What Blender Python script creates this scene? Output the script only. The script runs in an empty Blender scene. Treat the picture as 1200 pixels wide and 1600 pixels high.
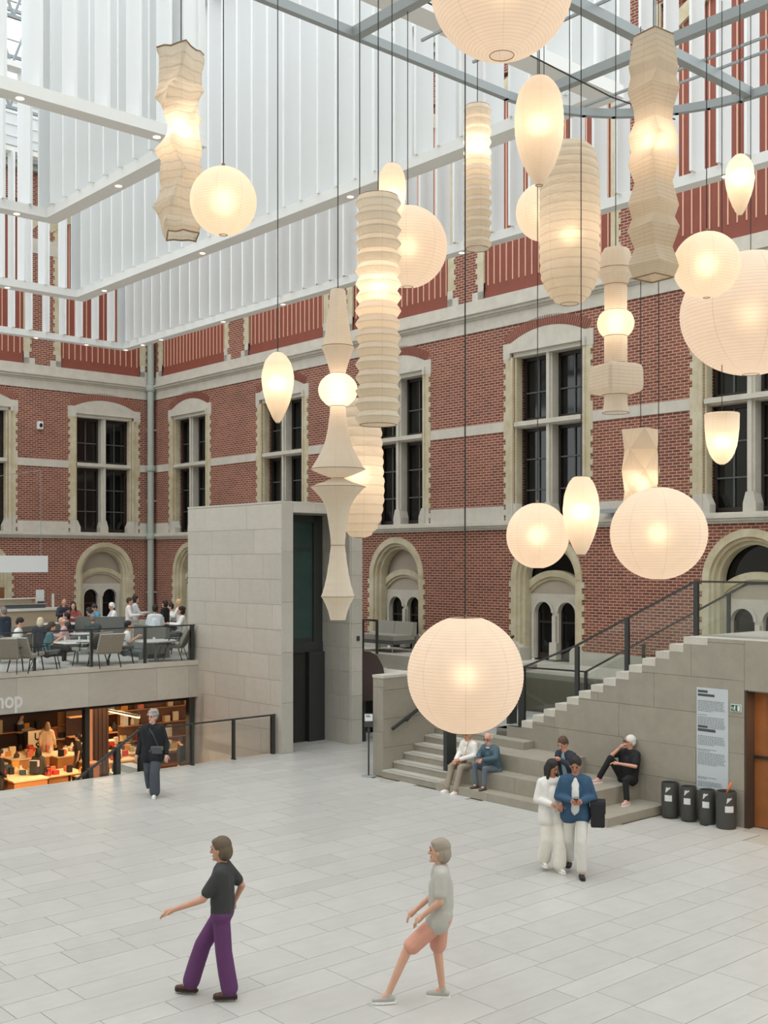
import bpy, bmesh, math, random
from math import sin, cos, pi, radians, sqrt, atan2
from mathutils import Vector, Matrix, noise
random.seed(7)
SC = bpy.context.scene
COL = SC.collection
# ---------------------------------------------------------------- camera (level, shifted lens)
FPX, HOR, CAMH = 1750.5, 876.7, 4.65
cd = bpy.data.cameras.new('camera'); cam = bpy.data.objects.new('camera', cd); COL.objects.link(cam)
cam.location = (0, 0, CAMH); cam.rotation_euler = (pi/2, 0, 0)
cd.sensor_fit = 'VERTICAL'; cd.sensor_height = 36.0; cd.lens = 36.0*FPX/1600.0
cd.shift_y = (HOR-800.0)/1600.0; cd.clip_end = 300; cd.clip_start = .1
SC.camera = cam
# ---------------------------------------------------------------- daylight, exposure
SC.view_settings.view_transform = 'Standard'; SC.view_settings.look = 'None'
SC.view_settings.gamma = 1; SC.view_settings.use_curve_mapping = False
SC.view_settings.exposure = 0.42
W = bpy.data.worlds.new('overcast_sky'); SC.world = W; W.use_nodes = True
bg = W.node_tree.nodes['Background']; bg.inputs[0].default_value = (.93, .975, 1, 1); bg.inputs[1].default_value = 1.7
sl = bpy.data.lights.new('soft_sun', 'SUN'); sl.energy = .75; sl.angle = radians(60); sl.color = (1, .985, .96)
so = bpy.data.objects.new('soft_sun', sl); COL.objects.link(so); so.location = (0, 0, 40)
so.rotation_euler = (radians(24), radians(-14), 0)
# ---------------------------------------------------------------- building frame: x along the left wall, y along the right wall
TH = .72268; AX = Vector((cos(TH), sin(TH), 0)); BX = Vector((-sin(TH), cos(TH), 0))
CORN = Vector((-9.19010586, 44.56310334, 0))
MB4 = Matrix.Translation(CORN) @ Matrix.Rotation(atan2(-AX.y, -AX.x), 4, 'Z')
def tob(p):
    d = Vector(p)-CORN; return (-d.dot(AX), -d.dot(BX), p[2])
def towld(x, y, z=0): return CORN - AX*x - BX*y + Vector((0, 0, z))
# ---------------------------------------------------------------- materials
def lin(c):
    return tuple((v/255/12.92 if v/255 <= .04045 else ((v/255+.055)/1.055)**2.4) for v in c)+(1,)
def newmat(name):
    m = bpy.data.materials.new(name); m.use_nodes = True; nt = m.node_tree
    b = nt.nodes['Principled BSDF']; return m, nt, b
def N(nt, t, **kw):
    n = nt.nodes.new(t)
    for k, v in kw.items():
        if k in n.inputs.keys() if isinstance(k, str) else False: n.inputs[k].default_value = v
        else: setattr(n, k, v)
    return n
def mat(name, c, rough=.6, metal=0, var=.0, scale=4, c2=None, bump=0, spec=None, rnd=0, emit=None):
    m, nt, b = newmat(name); L = nt.links
    b.inputs['Roughness'].default_value = rough; b.inputs['Metallic'].default_value = metal
    if spec is not None: b.inputs['Specular IOR Level'].default_value = spec
    col = lin(c); b.inputs['Base Color'].default_value = col
    src = None
    if var or c2:
        tc = N(nt, 'ShaderNodeTexCoord'); no = N(nt, 'ShaderNodeTexNoise'); no.inputs['Scale'].default_value = scale
        no.inputs['Detail'].default_value = 6; no.inputs['Roughness'].default_value = .65
        L.new(tc.outputs['Object'], no.inputs['Vector'])
        r = N(nt, 'ShaderNodeValToRGB'); r.color_ramp.elements[0].position = .3; r.color_ramp.elements[1].position = .7
        a = tuple(v*(1-var) for v in col[:3])+(1,); z = lin(c2) if c2 else tuple(min(1, v*(1+var)) for v in col[:3])+(1,)
        r.color_ramp.elements[0].color = a; r.color_ramp.elements[1].color = z
        L.new(no.outputs['Fac'], r.inputs['Fac']); src = r.outputs['Color']
        if bump:
            bp = N(nt, 'ShaderNodeBump'); bp.inputs['Strength'].default_value = bump; bp.inputs['Distance'].default_value = .02
            L.new(no.outputs['Fac'], bp.inputs['Height']); L.new(bp.outputs['Normal'], b.inputs['Normal'])
    if rnd:
        oi = N(nt, 'ShaderNodeObjectInfo'); at = N(nt, 'ShaderNodeAttribute'); at.attribute_name = 'tint'
        ad = N(nt, 'ShaderNodeMath', operation='ADD'); fr = N(nt, 'ShaderNodeMath', operation='FRACT')
        L.new(oi.outputs['Random'], ad.inputs[0]); L.new(at.outputs['Fac'], ad.inputs[1]); L.new(ad.outputs[0], fr.inputs[0])
        mr = N(nt, 'ShaderNodeMapRange'); mr.inputs['To Min'].default_value = 1-rnd; mr.inputs['To Max'].default_value = 1+rnd
        L.new(fr.outputs[0], mr.inputs['Value'])
        hs = N(nt, 'ShaderNodeHueSaturation'); L.new(mr.outputs[0], hs.inputs['Value'])
        if src: L.new(src, hs.inputs['Color'])
        else: hs.inputs['Color'].default_value = col
        src = hs.outputs['Color']
    if src: L.new(src, b.inputs['Base Color'])
    if emit:
        b.inputs['Emission Color'].default_value = lin(c); b.inputs['Emission Strength'].default_value = emit
    return m
def brickmat(name, mode, bw=.215, rh=.0735, c1=(131, 77, 60), c2=(99, 55, 45), mo=(196, 160, 140)):
    m, nt, b = newmat(name); L = nt.links
    tc = N(nt, 'ShaderNodeTexCoord'); sp = N(nt, 'ShaderNodeSeparateXYZ'); cb = N(nt, 'ShaderNodeCombineXYZ')
    L.new(tc.outputs['Object'], sp.inputs[0])
    ad = N(nt, 'ShaderNodeMath', operation='ADD'); L.new(sp.outputs[0], ad.inputs[0]); L.new(sp.outputs[1], ad.inputs[1])
    L.new(ad.outputs[0], cb.inputs[0]); L.new(sp.outputs[2], cb.inputs[1])
    br = N(nt, 'ShaderNodeTexBrick'); L.new(cb.outputs[0], br.inputs['Vector'])
    br.inputs['Scale'].default_value = 1; br.inputs['Brick Width'].default_value = bw; br.inputs['Row Height'].default_value = rh
    br.inputs['Mortar Size'].default_value = .0095; br.inputs['Mortar Smooth'].default_value = .15; br.inputs['Bias'].default_value = -.1
    br.inputs['Color1'].default_value = lin(c1); br.inputs['Color2'].default_value = lin(c2); br.inputs['Mortar'].default_value = lin(mo)
    no = N(nt, 'ShaderNodeTexNoise'); no.inputs['Scale'].default_value = .7; no.inputs['Detail'].default_value = 4
    L.new(tc.outputs['Object'], no.inputs['Vector'])
    mr = N(nt, 'ShaderNodeMapRange'); mr.inputs['To Min'].default_value = .78; mr.inputs['To Max'].default_value = 1.2; L.new(no.outputs['Fac'], mr.inputs['Value'])
    hs = N(nt, 'ShaderNodeHueSaturation'); L.new(br.outputs['Color'], hs.inputs['Color']); L.new(mr.outputs[0], hs.inputs['Value'])
    L.new(hs.outputs[0], b.inputs['Base Color']); b.inputs['Roughness'].default_value = .8
    bp = N(nt, 'ShaderNodeBump'); bp.invert = True; bp.inputs['Strength'].default_value = .6; bp.inputs['Distance'].default_value = .01
    L.new(br.outputs['Fac'], bp.inputs['Height']); L.new(bp.outputs[0], b.inputs['Normal'])
    return m
def glassmat(name, tint=(250, 252, 251), refl=.12, rough=.02, dark=0.0):
    m, nt, b = newmat(name); L = nt.links; out = nt.nodes['Material Output']
    tr = N(nt, 'ShaderNodeBsdfTransparent'); tr.inputs[0].default_value = lin(tint)
    gl = N(nt, 'ShaderNodeBsdfGlossy'); gl.inputs['Roughness'].default_value = rough
    fr = N(nt, 'ShaderNodeFresnel'); fr.inputs[0].default_value = 1.45
    mx = N(nt, 'ShaderNodeMixShader'); L.new(fr.outputs[0], mx.inputs[0]); L.new(tr.outputs[0], mx.inputs[1]); L.new(gl.outputs[0], mx.inputs[2])
    L.new(mx.outputs[0], out.inputs['Surface']); nt.nodes.remove(b); return m
M = dict(
 brick=brickmat('red_brick', 0), 
 stone=mat('pale_sandstone', (196, 191, 179), .8, var=.10, scale=2.5, bump=.15),
 yellow=mat('yellow_sandstone', (188, 174, 138), .8, var=.10, scale=2.2, c2=(205, 197, 174)),
 plaster=mat('plaster', (176, 165, 150), .85, var=.06, scale=1.5),
 redpanel=mat('terracotta_panel', (134, 72, 57), .7, var=.08, scale=2),
 stripe=mat('cream_rod', (222, 176, 150), .6),
 voussoir=mat('voussoir_brick', (134, 82, 68), .8, var=.15, scale=8),
 mortar=mat('mortar', (186, 142, 122), .9),
 lime=mat('limestone', (188, 184, 173), .55, var=.07, scale=3.5, bump=.08, rnd=.06),
 limed=mat('limestone_shaded', (152, 146, 132), .6, var=.08, scale=3.5, rnd=.05),  # stair limestone, darkened in colour for the shade on the stepped wall
 joint=mat('joint_grey', (158, 155, 145), .8),
 tile=mat('floor_stone', (185, 184, 179), .34, var=.06, scale=2.2, rnd=.05),
 grout=mat('floor_grout', (172, 168, 158), .6),
 white=mat('white_aluminium', (229, 232, 232), .45, var=.015, scale=1),
 whitebeam=mat('white_beam', (226, 227, 224), .5),
 steel=mat('grey_steel', (150, 158, 160), .4, metal=.1),
 dark=mat('charcoal_metal', (62, 64, 62), .45, metal=.3),
 black=mat('black_cord', (28, 28, 28), .6),
 pipe=mat('pale_green_pipe', (160, 166, 158), .5, metal=.0),
 window=mat('window_glass', (16, 18, 18), .07, spec=.5, var=.3, scale=1.2),
 wframe=mat('dark_brown_frame', (44, 36, 30), .5),
 wbar=mat('grey_bar', (84, 88, 86), .5),
 void=mat('dark_interior', (20, 18, 17), .8),
 glass=glassmat('balustrade_glass'),
 green=mat('green_lift_glass', (52, 74, 70), .12, spec=.6, var=.15, scale=.8),
 door=mat('dark_bronze_door', (52, 50, 48), .4, metal=.2),
 wood=mat('orange_wood', (150, 92, 48), .5, var=.15, scale=3),
 brownscr=mat('dark_brown_leather', (60, 42, 36), .6),
 sofa=mat('grey_fabric', (150, 148, 138), .9, var=.06, scale=20),
 sofad=mat('dark_grey_fabric', (92, 92, 88), .9, var=.06, scale=20),
 bench=mat('bench_grey', (112, 113, 108), .8),
 wtop=mat('white_table_top', (216, 217, 212), .3),
 tan=mat('tan_board', (176, 160, 134), .6),
 bin=mat('bin_charcoal', (66, 66, 63), .5), label=mat('white_label', (214, 216, 214), .5),
 poster=mat('grey_poster', (190, 197, 200), .5), ink=mat('poster_ink', (112, 120, 124), .6), inkd=mat('dark_ink', (70, 76, 80), .6),
 exitg=mat('exit_green', (30, 92, 74), .5), letter=mat('white_letter', (222, 224, 220), .5),
 rim=mat('lantern_rim', (138, 112, 82), .6),
)
def flat(c, rough=.7, name=None, _c={}):
    k = (tuple(c), rough)
    if k not in _c: _c[k] = mat(name or 'colour_%02x%02x%02x' % tuple(c), c, rough, var=.05, scale=12)
    return _c[k]
def lampmat(name, c, s):
    m, nt, b = newmat(name); nt.nodes.remove(b); e = N(nt, 'ShaderNodeEmission'); e.inputs[0].default_value = lin(c); e.inputs[1].default_value = s
    nt.links.new(e.outputs[0], nt.nodes['Material Output'].inputs[0]); return m
M['spot'] = lampmat('downlight_glow', (255, 226, 190), 3.0)
M['shoplamp'] = lampmat('shop_strip_glow', (255, 196, 130), 4.0)
# ---------------------------------------------------------------- mesh collector
ORG = {}
class MB:
    def __init__(s, off=(0, 0, 0)):
        if isinstance(off, bpy.types.Object): off = ORG[off.name]
        s.o = Vector(off); s.v = []; s.f = []; s.mi = []; s.cur = 0; s.tint = []; s.ct = 0; s.pm = None
    def V(s, p):
        if s.pm: p = s.pm(*p)
        s.v.append(Vector(p)-s.o); s.tint.append(s.ct); return len(s.v)-1
    def F(s, *ix): s.f.append(ix); s.mi.append(s.cur)
    def box(s, x0, x1, y0, y1, z0, z1):
        i = [s.V(p) for p in ((x0,y0,z0),(x1,y0,z0),(x1,y1,z0),(x0,y1,z0),(x0,y0,z1),(x1,y0,z1),(x1,y1,z1),(x0,y1,z1))]
        for q in ((3,2,1,0),(4,5,6,7),(0,1,5,4),(1,2,6,5),(2,3,7,6),(3,0,4,7)): s.F(*[i[k] for k in q])
        return s
    def prism(s, pts, lo, hi, ax=2):
        """pts: 2-D outline; ax: axis of extrusion (0: pts are y,z / 1: pts are x,z / 2: pts are x,y)"""
        def P(a, b, c): return (c, a, b) if ax == 0 else ((a, c, b) if ax == 1 else (a, b, c))
        A = [s.V(P(a, b, lo)) for a, b in pts]; B = [s.V(P(a, b, hi)) for a, b in pts]; n = len(pts)
        s.F(*A[::-1]); s.F(*B)
        for i in range(n): j = (i+1) % n; s.F(A[i], A[j], B[j], B[i])
        return s
    def bar(s, p, q, w, h=None, up=(0, 0, 1)):
        p = Vector(p); q = Vector(q); h = h or w; d = (q-p).normalized(); u = Vector(up)
        if abs(d.dot(u)) > .98: u = Vector((1, 0, 0))
        a = d.cross(u).normalized(); b = a.cross(d)
        ix = []
        for c in (p, q):
            for i, j in ((-1,-1),(1,-1),(1,1),(-1,1)): ix.append(s.V(c+a*i*w/2+b*j*h/2))
        for f in ((3,2,1,0),(4,5,6,7),(0,1,5,4),(1,2,6,5),(2,3,7,6),(3,0,4,7)): s.F(*[ix[k] for k in f])
        return s
    def tube(s, pts, r, n=8, close=False):
        pts = [Vector(p) for p in pts]; R = r if isinstance(r, (list, tuple)) else [r]*len(pts); rings = []
        m = len(pts)
        for k, p in enumerate(pts):
            a = pts[(k-1) % m] if (close or k) else p; b = pts[(k+1) % m] if (close or k < m-1) else p
            d = (b-a).normalized(); u = Vector((0, 0, 1)) if abs(d.z) < .95 else Vector((1, 0, 0))
            e1 = d.cross(u).normalized(); e2 = e1.cross(d)
            rings.append([s.V(p+(e1*cos(2*pi*i/n)+e2*sin(2*pi*i/n))*R[k]) for i in range(n)])
        for k in range(m if close else m-1):
            A, B = rings[k], rings[(k+1) % m]
            for i in range(n): s.F(A[i], A[(i+1) % n], B[(i+1) % n], B[i])
        if not close: s.F(*rings[0][::-1]); s.F(*rings[-1])
        return s
    def lathe(s, prof, c=(0, 0, 0), n=32, cap=True):
        rings = []
        for r, z in prof: rings.append([s.V((c[0]+r*cos(2*pi*i/n), c[1]+r*sin(2*pi*i/n), c[2]+z)) for i in range(n)])
        for A, B in zip(rings, rings[1:]):
            for i in range(n): s.F(A[i], A[(i+1) % n], B[(i+1) % n], B[i])
        if cap: s.F(*rings[0][::-1]); s.F(*rings[-1])
        return s
    def capsule(s, p, q, r1, r2, n=12, m=4):
        p = Vector(p); q = Vector(q); d = q-p; L = d.length
        if L < 1e-5: d = Vector((0, 0, 1)); q = p+d*1e-4
        d.normalize(); u = Vector((0, 0, 1)) if abs(d.z) < .9 else Vector((1, 0, 0)); e1 = d.cross(u).normalized(); e2 = e1.cross(d)
        rings = []
        for c, r, sg in ((p, r1, -1), (q, r2, 1)):
            for k in range(m):
                t = (pi/2)*(k/(m)) if sg > 0 else (pi/2)*(1-(k+1)/m)+0
                t = (pi/2)*(k/m) if sg > 0 else (pi/2)*((m-1-k)/m)
                rings.append([s.V(c+d*sg*r*sin(t)+(e1*cos(2*pi*i/n)+e2*sin(2*pi*i/n))*r*cos(t)) for i in range(n)])
        t0 = s.V(p-d*r1); t1 = s.V(q+d*r2)
        for A, B in zip(rings, rings[1:]):
            for i in range(n): s.F(A[i], A[(i+1) % n], B[(i+1) % n], B[i])
        for i in range(n): s.F(t0, rings[0][(i+1) % n], rings[0][i]); s.F(rings[-1][i], rings[-1][(i+1) % n], t1)
        return s
    def ell(s, c, r, n=14, m=9, rot=None):
        c = Vector(c); rings = []
        def T(v):
            v = Vector(v)
            return c+(rot @ v if rot else v)
        for k in range(1, m):
            t = pi*k/m; rings.append([s.V(T((r[0]*sin(t)*cos(2*pi*i/n), r[1]*sin(t)*sin(2*pi*i/n), r[2]*cos(t)))) for i in range(n)])
        a = s.V(T((0, 0, r[2]))); b = s.V(T((0, 0, -r[2])))
        for A, B in zip(rings, rings[1:]):
            for i in range(n): s.F(A[i], B[i], B[(i+1) % n], A[(i+1) % n])
        for i in range(n): s.F(a, rings[0][i], rings[0][(i+1) % n]); s.F(rings[-1][i], b, rings[-1][(i+1) % n])
        return s
    def mesh(s, name, mats, smooth=False):
        me = bpy.data.meshes.new(name); me.from_pydata([tuple(v) for v in s.v], [], s.f)
        for m in (mats if isinstance(mats, (list, tuple)) else [mats]): me.materials.append(m)
        if any(s.mi): me.polygons.foreach_set('material_index', s.mi)
        if any(s.tint):
            at = me.attributes.new('tint', 'FLOAT', 'POINT'); at.data.foreach_set('value', s.tint)
        b = bmesh.new(); b.from_mesh(me); bmesh.ops.recalc_face_normals(b, faces=b.faces); b.to_mesh(me); b.free()
        if smooth:
            me.polygons.foreach_set('use_smooth', [True]*len(me.polygons))
            if smooth != True:
                try: me.set_sharp_from_angle(angle=radians(smooth))
                except Exception: pass
        me.update(); return me
    def build(s, name, mats, parent=None, smooth=False, loc=None):
        me = s.mesh(name, mats, smooth); o = bpy.data.objects.new(name, me); COL.objects.link(o)
        if parent is not None:
            o.parent = parent
            if loc is not None: o.location = loc
        else: o.matrix_world = MB4 @ Matrix.Translation(s.o)
        ORG[o.name] = s.o.copy(); return o
def tag(o, label=None, cat=None, group=None, kind=None):
    if label: o['label'] = label
    if cat: o['category'] = cat
    if group: o['group'] = group
    if kind: o['kind'] = kind
    return o
def struct(o, label=None): return tag(o, label, None, None, 'structure')
def thing(name, label, cat, org=(0, 0, 0), rz=0, group=None):
    o = bpy.data.objects.new(name, None); o.empty_display_size = .2; COL.objects.link(o)
    o.matrix_world = MB4 @ Matrix.Translation(Vector(org)) @ Matrix.Rotation(rz, 4, 'Z')
    ORG[o.name] = Vector(org); tag(o, label, cat, group); return o
def part(me, name, parent, loc=(0, 0, 0), rot=(0, 0, 0), scale=(1, 1, 1)):
    o = bpy.data.objects.new(name, me); COL.objects.link(o); o.parent = parent
    o.location = loc; o.rotation_euler = rot; o.scale = scale; return o
def lamp(name, kind, loc, energy, color, parent=None, size=.1, rot=(0, 0, 0), size_y=None):
    l = bpy.data.lights.new(name, kind); l.energy = energy; l.color = color
    if kind == 'AREA':
        l.size = size
        if size_y: l.shape = 'RECTANGLE'; l.size_y = size_y
    else: l.shadow_soft_size = size
    o = bpy.data.objects.new(name, l); COL.objects.link(o)
    if parent: o.parent = parent; o.location = loc; o.rotation_euler = rot
    else: o.matrix_world = MB4 @ Matrix.Translation(Vector(loc)) @ Matrix.Rotation(rot[2], 4, 'Z') @ Matrix.Rotation(rot[0], 4, 'X')
    return o
UNIT = MB().box(0, 1, 0, 1, 0, 1)
_unit = {}
def unitbox(m):
    if m.name not in _unit: _unit[m.name] = UNIT.mesh('stone_block', m)
    return _unit[m.name]
# ================================================================ SETTING: walls
ZM = 2.0
def wb(m, w, s0, s1, z0, z1, d0, d1):
    if w: m.box(d0, d1, s0, s1, z0, z1)
    else: m.box(s0, s1, d0, d1, z0, z1)
def wp(m, w, pts, d0, d1): m.prism(pts, d0, d1, 0 if w else 1)
def WP(w, s, z, d): return (d, s, z) if w else (s, d, z)
def arc(sc, zc, r, a0, a1, n): return [(sc+r*cos(radians(a0+(a1-a0)*i/n)), zc+r*sin(radians(a0+(a1-a0)*i/n))) for i in range(n+1)]
def archcut(m, w, s0, s1, z0, zt, sc, r, zs, d0, d1, n=20):
    """wall piece s0..s1, z0..zt with a round-headed opening"""
    wb(m, w, s0, sc-r, z0, zs, d0, d1); wb(m, w, sc+r, s1, z0, zs, d0, d1)
    if sc-r > s0+1e-4: wb(m, w, s0, sc-r, zs, zt, d0, d1)
    if s1 > sc+r+1e-4: wb(m, w, sc+r, s1, zs, zt, d0, d1)
    A = arc(sc, zs, r, 180, 0, n)
    for (a, b), (c, e) in zip(A, A[1:]): wp(m, w, [(a, b), (c, e), (c, zt), (a, zt)], d0, d1)
def ring(m, w, sc, zs, r0, r1, d0, d1, n=24, a0=180, a1=0):
    A = arc(sc, zs, r0, a0, a1, n); B = arc(sc, zs, r1, a0, a1, n)
    for i in range(n): wp(m, w, [A[i], A[i+1], B[i+1], B[i]], d0, d1)
WALLS = {
 0: dict(L=20.0, win=[(.6, 3.6), (5.58, 8.58), (10.56, 13.56)], pan=[(.57, 3.9), (5.34, 8.72), (10.2, 13.6)], arch=[2.1, 7.0, 12.0], blank=[1, 1, 1]),
 1: dict(L=37.0, win=[(1.24, 4.24), (7.16, 10.14), (12.98, 15.96), (18.84, 21.85), (24.67, 27.68), (30.5, 33.5)],
      pan=[(.7, 5.14), (6.65, 10.94), (12.4, 16.67), (18.07, 22.4), (23.85, 28.1), (29.6, 33.9)], arch=[2.78, 8.62, 14.45, 20.31, 26.2, 32.0], blank=[1, 1, 1, 0, 0, 0])}
wn = [0]
def build_wall(w):
    D = WALLS[w]; L = D['L']; nm = 'wall_right' if w else 'wall_left'
    m = MB()
    T = -.55
    # ground storey with arched bays
    cuts = [0]+[(a+b)/2 for a, b in zip(D['arch'], D['arch'][1:])]+[L]
    for i, sc in enumerate(D['arch']): archcut(m, w, cuts[i], cuts[i+1], ZM-.3, 5.5, sc, 1.2, 4.17, T, 0)
    # upper storey, openings behind the windows
    xs = [0]
    for a, b in D['win']: xs += [a+.36, b-.32]
    xs.append(L)
    for i in range(0, len(xs), 2): wb(m, w, xs[i], xs[i+1], 5.5, 10.15, T, 0)
    wb(m, w, 0, L, 10.15, 11.9, T, 0)
    # attic storey: brick piers between recessed panels
    wb(m, w, 0, L, 11.9, 19.0, T, -.14)
    q = [0]
    for a, b in D['pan']: q += [a, b]
    q.append(L)
    for i in range(0, len(q), 2): wb(m, w, q[i]+(.18 if i else 0), q[i+1]-(.18 if i < len(q)-2 else 0), 11.9, 17.9, -.14, 0)
    wb(m, w, 0, L, 17.9, 19.0, -.14, 0)
    wo = struct(m.build(nm, M['brick']))
    # plinth
    p = MB()
    for i in range(len(D['arch'])+1):
        a = 0 if i == 0 else D['arch'][i-1]+1.26; b = L if i == len(D['arch']) else D['arch'][i]-1.26
        wb(p, w, a, b, ZM-.3, ZM+.34, 0, .07)
    p.build('plinth', M['lime'], wo)
    # stone bands
    st = MB(); gaps = []
    for a, b in D['win']: gaps.append((a, b))
    e = 0
    for a, b in gaps+[(L, L)]:
        if a > e: wb(st, w, e, a, 8.16, 8.43, -.01, .022); wb(st, w, e, a, 5.7, 6.14, -.01, .022)
        e = b
    wb(st, w, 0, L, 11.02, 11.36, 0, .03)
    for q0, q1, dd in ((11.36, 11.42, .07), (11.42, 11.5, .14), (11.5, 11.56, .2), (11.56, 11.62, .1)): wb(st, w, 0, L, q0, q1, 0, dd)
    wb(st, w, 0, L, 11.62, 11.9, 0, .05)
    st.build('stone_band', M['stone'], wo)
    lg = MB()
    for q0, q1, dd in ((5.5, 5.56, .06), (5.56, 5.62, .12), (5.62, 5.7, .17), (5.7, 5.75, .1)): wb(lg, w, 0, L, q0, q1, 0, dd)
    lg.build('sill_ledge', M['stone'], wo)
    # attic: piers with stone feet and toothed quoins, band
    pr = MB(); yb = MB()
    for i in range(0, len(q), 2):
        a, b = q[i], q[i+1]
        wb(pr, w, a, b, 16.0, 16.55, 0, .025)
        if i: wb(pr, w, a, a+.2, 11.9, 12.35, 0, .03); wb(pr, w, a, a+.42, 11.9, 12.12, 0, .03)
        if i < len(q)-2: wb(pr, w, b-.2, b, 11.9, 12.35, 0, .03); wb(pr, w, b-.42, b, 11.9, 12.12, 0, .03)
        for k in range(38):
            z = 12.35+k*.147; tw = .24 if k % 2 else .3
            if i: wb(yb, w, a, a+tw, z, z+.147, -.05, .012)
            if i < len(q)-2: wb(yb, w, b-tw, b, z, z+.147, -.05, .012)
    pr.build('pier_stone', M['stone'], wo); yb.build('quoin', M['yellow'], wo)
    for a, b in D['pan']:
        pp = MB(); wb(pp, w, a, b, 11.9, 17.75, -.14, -.06); wb(pp, w, a, b, 11.9, 12.1, -.06, -.03); po = pp.build('terracotta_panel', M['redpanel'], wo)
        rr = MB(); n = int(round((b-a-.24)/.232)); 
        for k in range(n+1): s = a+.12+(b-a-.24)*k/n; wb(rr, w, s-.014, s+.014, 12.27, 17.6, -.06, -.035)
        rr.build('cream_rod', M['stripe'], po)
        ar = MB(); sc = (a+b)/2; 
        ring(ar, w, sc, 17.2-2.6, 3.05, 3.4, -.06, .03, 14, 132, 48); ar.build('relieving_arch', M['yellow'], wo)
    cz = MB()
    wb(cz, w, 0, L, 18.95, 19.15, -.5, .25); wb(cz, w, 0, L, 19.15, 19.35, -.5, .4); wb(cz, w, 0, L, 19.35, 19.6, -.5, .5)
    cz.build('gutter_cornice', M['pipe'], wo)
    up = MB(); wb(up, w, 0, L, 19.6, 23.5, -.6, -.3)
    for k in range(9): wb(up, w, 0, L, 19.8+k*.42, 19.83+k*.42, -.3, -.27)
    up.build('white_cladding', M['white'], wo)
    # windows
    for a, b in D['win']: build_window(w, a, b)
    for sc, bl in zip(D['arch'], D['blank']): build_niche(w, sc, bl, wo)
def build_window(w, a, b):
    wn[0] += 1; sc = (a+b)/2
    s = MB(); o0, o1 = a+.42, b-.36
    # jambs, toothed outside edge
    y = MB()
    for k in range(30):
        z = 5.75+k*.147
        if z > 10.05: break
        t = .0 if k % 2 else .07
        mm = s if k < 3 else y
        if 8.1 < z < 8.4: t = .0
        wb(mm, w, a+t, o0-.16, z, min(z+.147, 10.12), -.1, .03); wb(mm, w, o1+.14, b-t, z, min(z+.147, 10.12), -.1, .03)
        wb(mm, w, o0-.16, o0-.07, z, min(z+.147, 10.12), -.2, .07); wb(mm, w, o0-.07, o0, z, min(z+.147, 10.12), -.25, -.02)
        wb(mm, w, o1, o1+.07, z, min(z+.147, 10.12), -.25, -.02); wb(mm, w, o1+.07, o1+.14, z, min(z+.147, 10.12), -.2, .07)
    wb(s, w, a-.02, b+.02, 10.3, 10.52, -.1, .035); wb(s, w, a-.02, a+.2, 10.1, 10.3, -.1, .035); wb(s, w, b-.2, b+.02, 10.1, 10.3, -.1, .035)
    wb(s, w, a+.2, b-.2, 10.24, 10.32, -.1, .1); wb(s, w, a+.2, a+.28, 10.1, 10.24, -.1, .1); wb(s, w, b-.28, b-.2, 10.1, 10.24, -.1, .1)
    wb(s, w, o0-.07, o1+.07, 10.12, 10.24, -.3, .02)
    # chamfered feet of the jambs
    for x, sg in ((o0, 1), (o1, -1)): wp(s, w, [(x-.16*sg, 5.75), (x+.12*sg, 5.75), (x+.12*sg, 5.95), (x, 6.2), (x-.16*sg, 6.2)], -.2, .05)
    fo = struct(s.build('window_%d' % wn[0], M['stone']), 'tall cross window with stone mullions and dark panes in the brick wall')
    del fo['label']
    y.build('jamb', M['yellow'], fo)
    # segmental tympanum and its arch of upright bricks
    c = (b-a)-.5; rise = .29; R = (c*c/4+rise*rise)/(2*rise); zc = 10.52+rise-R; al = math.degrees(math.asin(c/2/R))
    t = MB(); A = arc(sc, zc, R, 90+al, 90-al, 16); wp(t, w, A, -.1, .03); t.build('tympanum', M['stone'], fo)
    v = MB(); n = 40; al2 = al*1.1
    for k in range(n):
        p0 = 90+al2-2*al2*k/n; p1 = 90+al2-2*al2*(k+.6)/n
        P = [(sc+r*cos(radians(q)), zc+r*sin(radians(q))) for q in (p0, p1) for r in (R+.01, R+.28)]
        wp(v, w, [P[0], P[2], P[3], P[1]], -.05, .03)
    v.build('brick_arch', M['voussoir'], fo, loc=None)
    bk = MB(); ring(bk, w, sc, zc, R+.005, R+.285, -.05, .012, 14, 90+al2, 90-al2); bk.build('arch_mortar', M['mortar'], fo)
    # mullion and transom
    mu = MB(); wb(mu, w, sc-.1, sc+.1, 5.75, 10.15, -.38, -.09); wb(mu, w, sc-.05, sc+.05, 5.75, 10.15, -.12, -.02)
    wp(mu, w, [(sc-.16, 5.75), (sc+.16, 5.75), (sc+.16, 5.95), (sc+.09, 6.2), (sc-.09, 6.2), (sc-.16, 5.95)], -.38, -.01)
    mu.build('mullion', M['stone'], fo)
    tr = MB(); wb(tr, w, o0, o1, 8.22, 8.4, -.38, -.06); wb(tr, w, o0-.03, o1+.03, 8.26, 8.37, -.1, .05); tr.build('transom', M['stone'], fo)
    for (l, r) in ((o0, sc-.1), (sc+.1, o1)):
        for (z0, z1, hb) in ((5.78, 8.22, (.32, .66)), (8.4, 10.12, (.45,))):
            f = MB()
            for q in ((l, l+.07, z0, z1), (r-.07, r, z0, z1), (l, r, z0, z0+.1), (l, r, z1-.09, z1)): wb(f, w, *q, -.42, -.34)
            fr = f.build('casement', M['wframe'], fo)
            g = MB(); wb(g, w, l+.04, r-.04, z0+.05, z1-.05, -.41, -.4); g.build('pane', M['window'], fr)
            br = MB(); wb(br, w, (l+r)/2-.02, (l+r)/2+.02, z0+.1, z1-.09, -.4, -.365)
            for h in hb: zz = z0+(z1-z0)*h; wb(br, w, l+.07, r-.07, zz-.018, zz+.018, -.4, -.35)
            br.build('glazing_bar', M['wbar'], fr)
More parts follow.
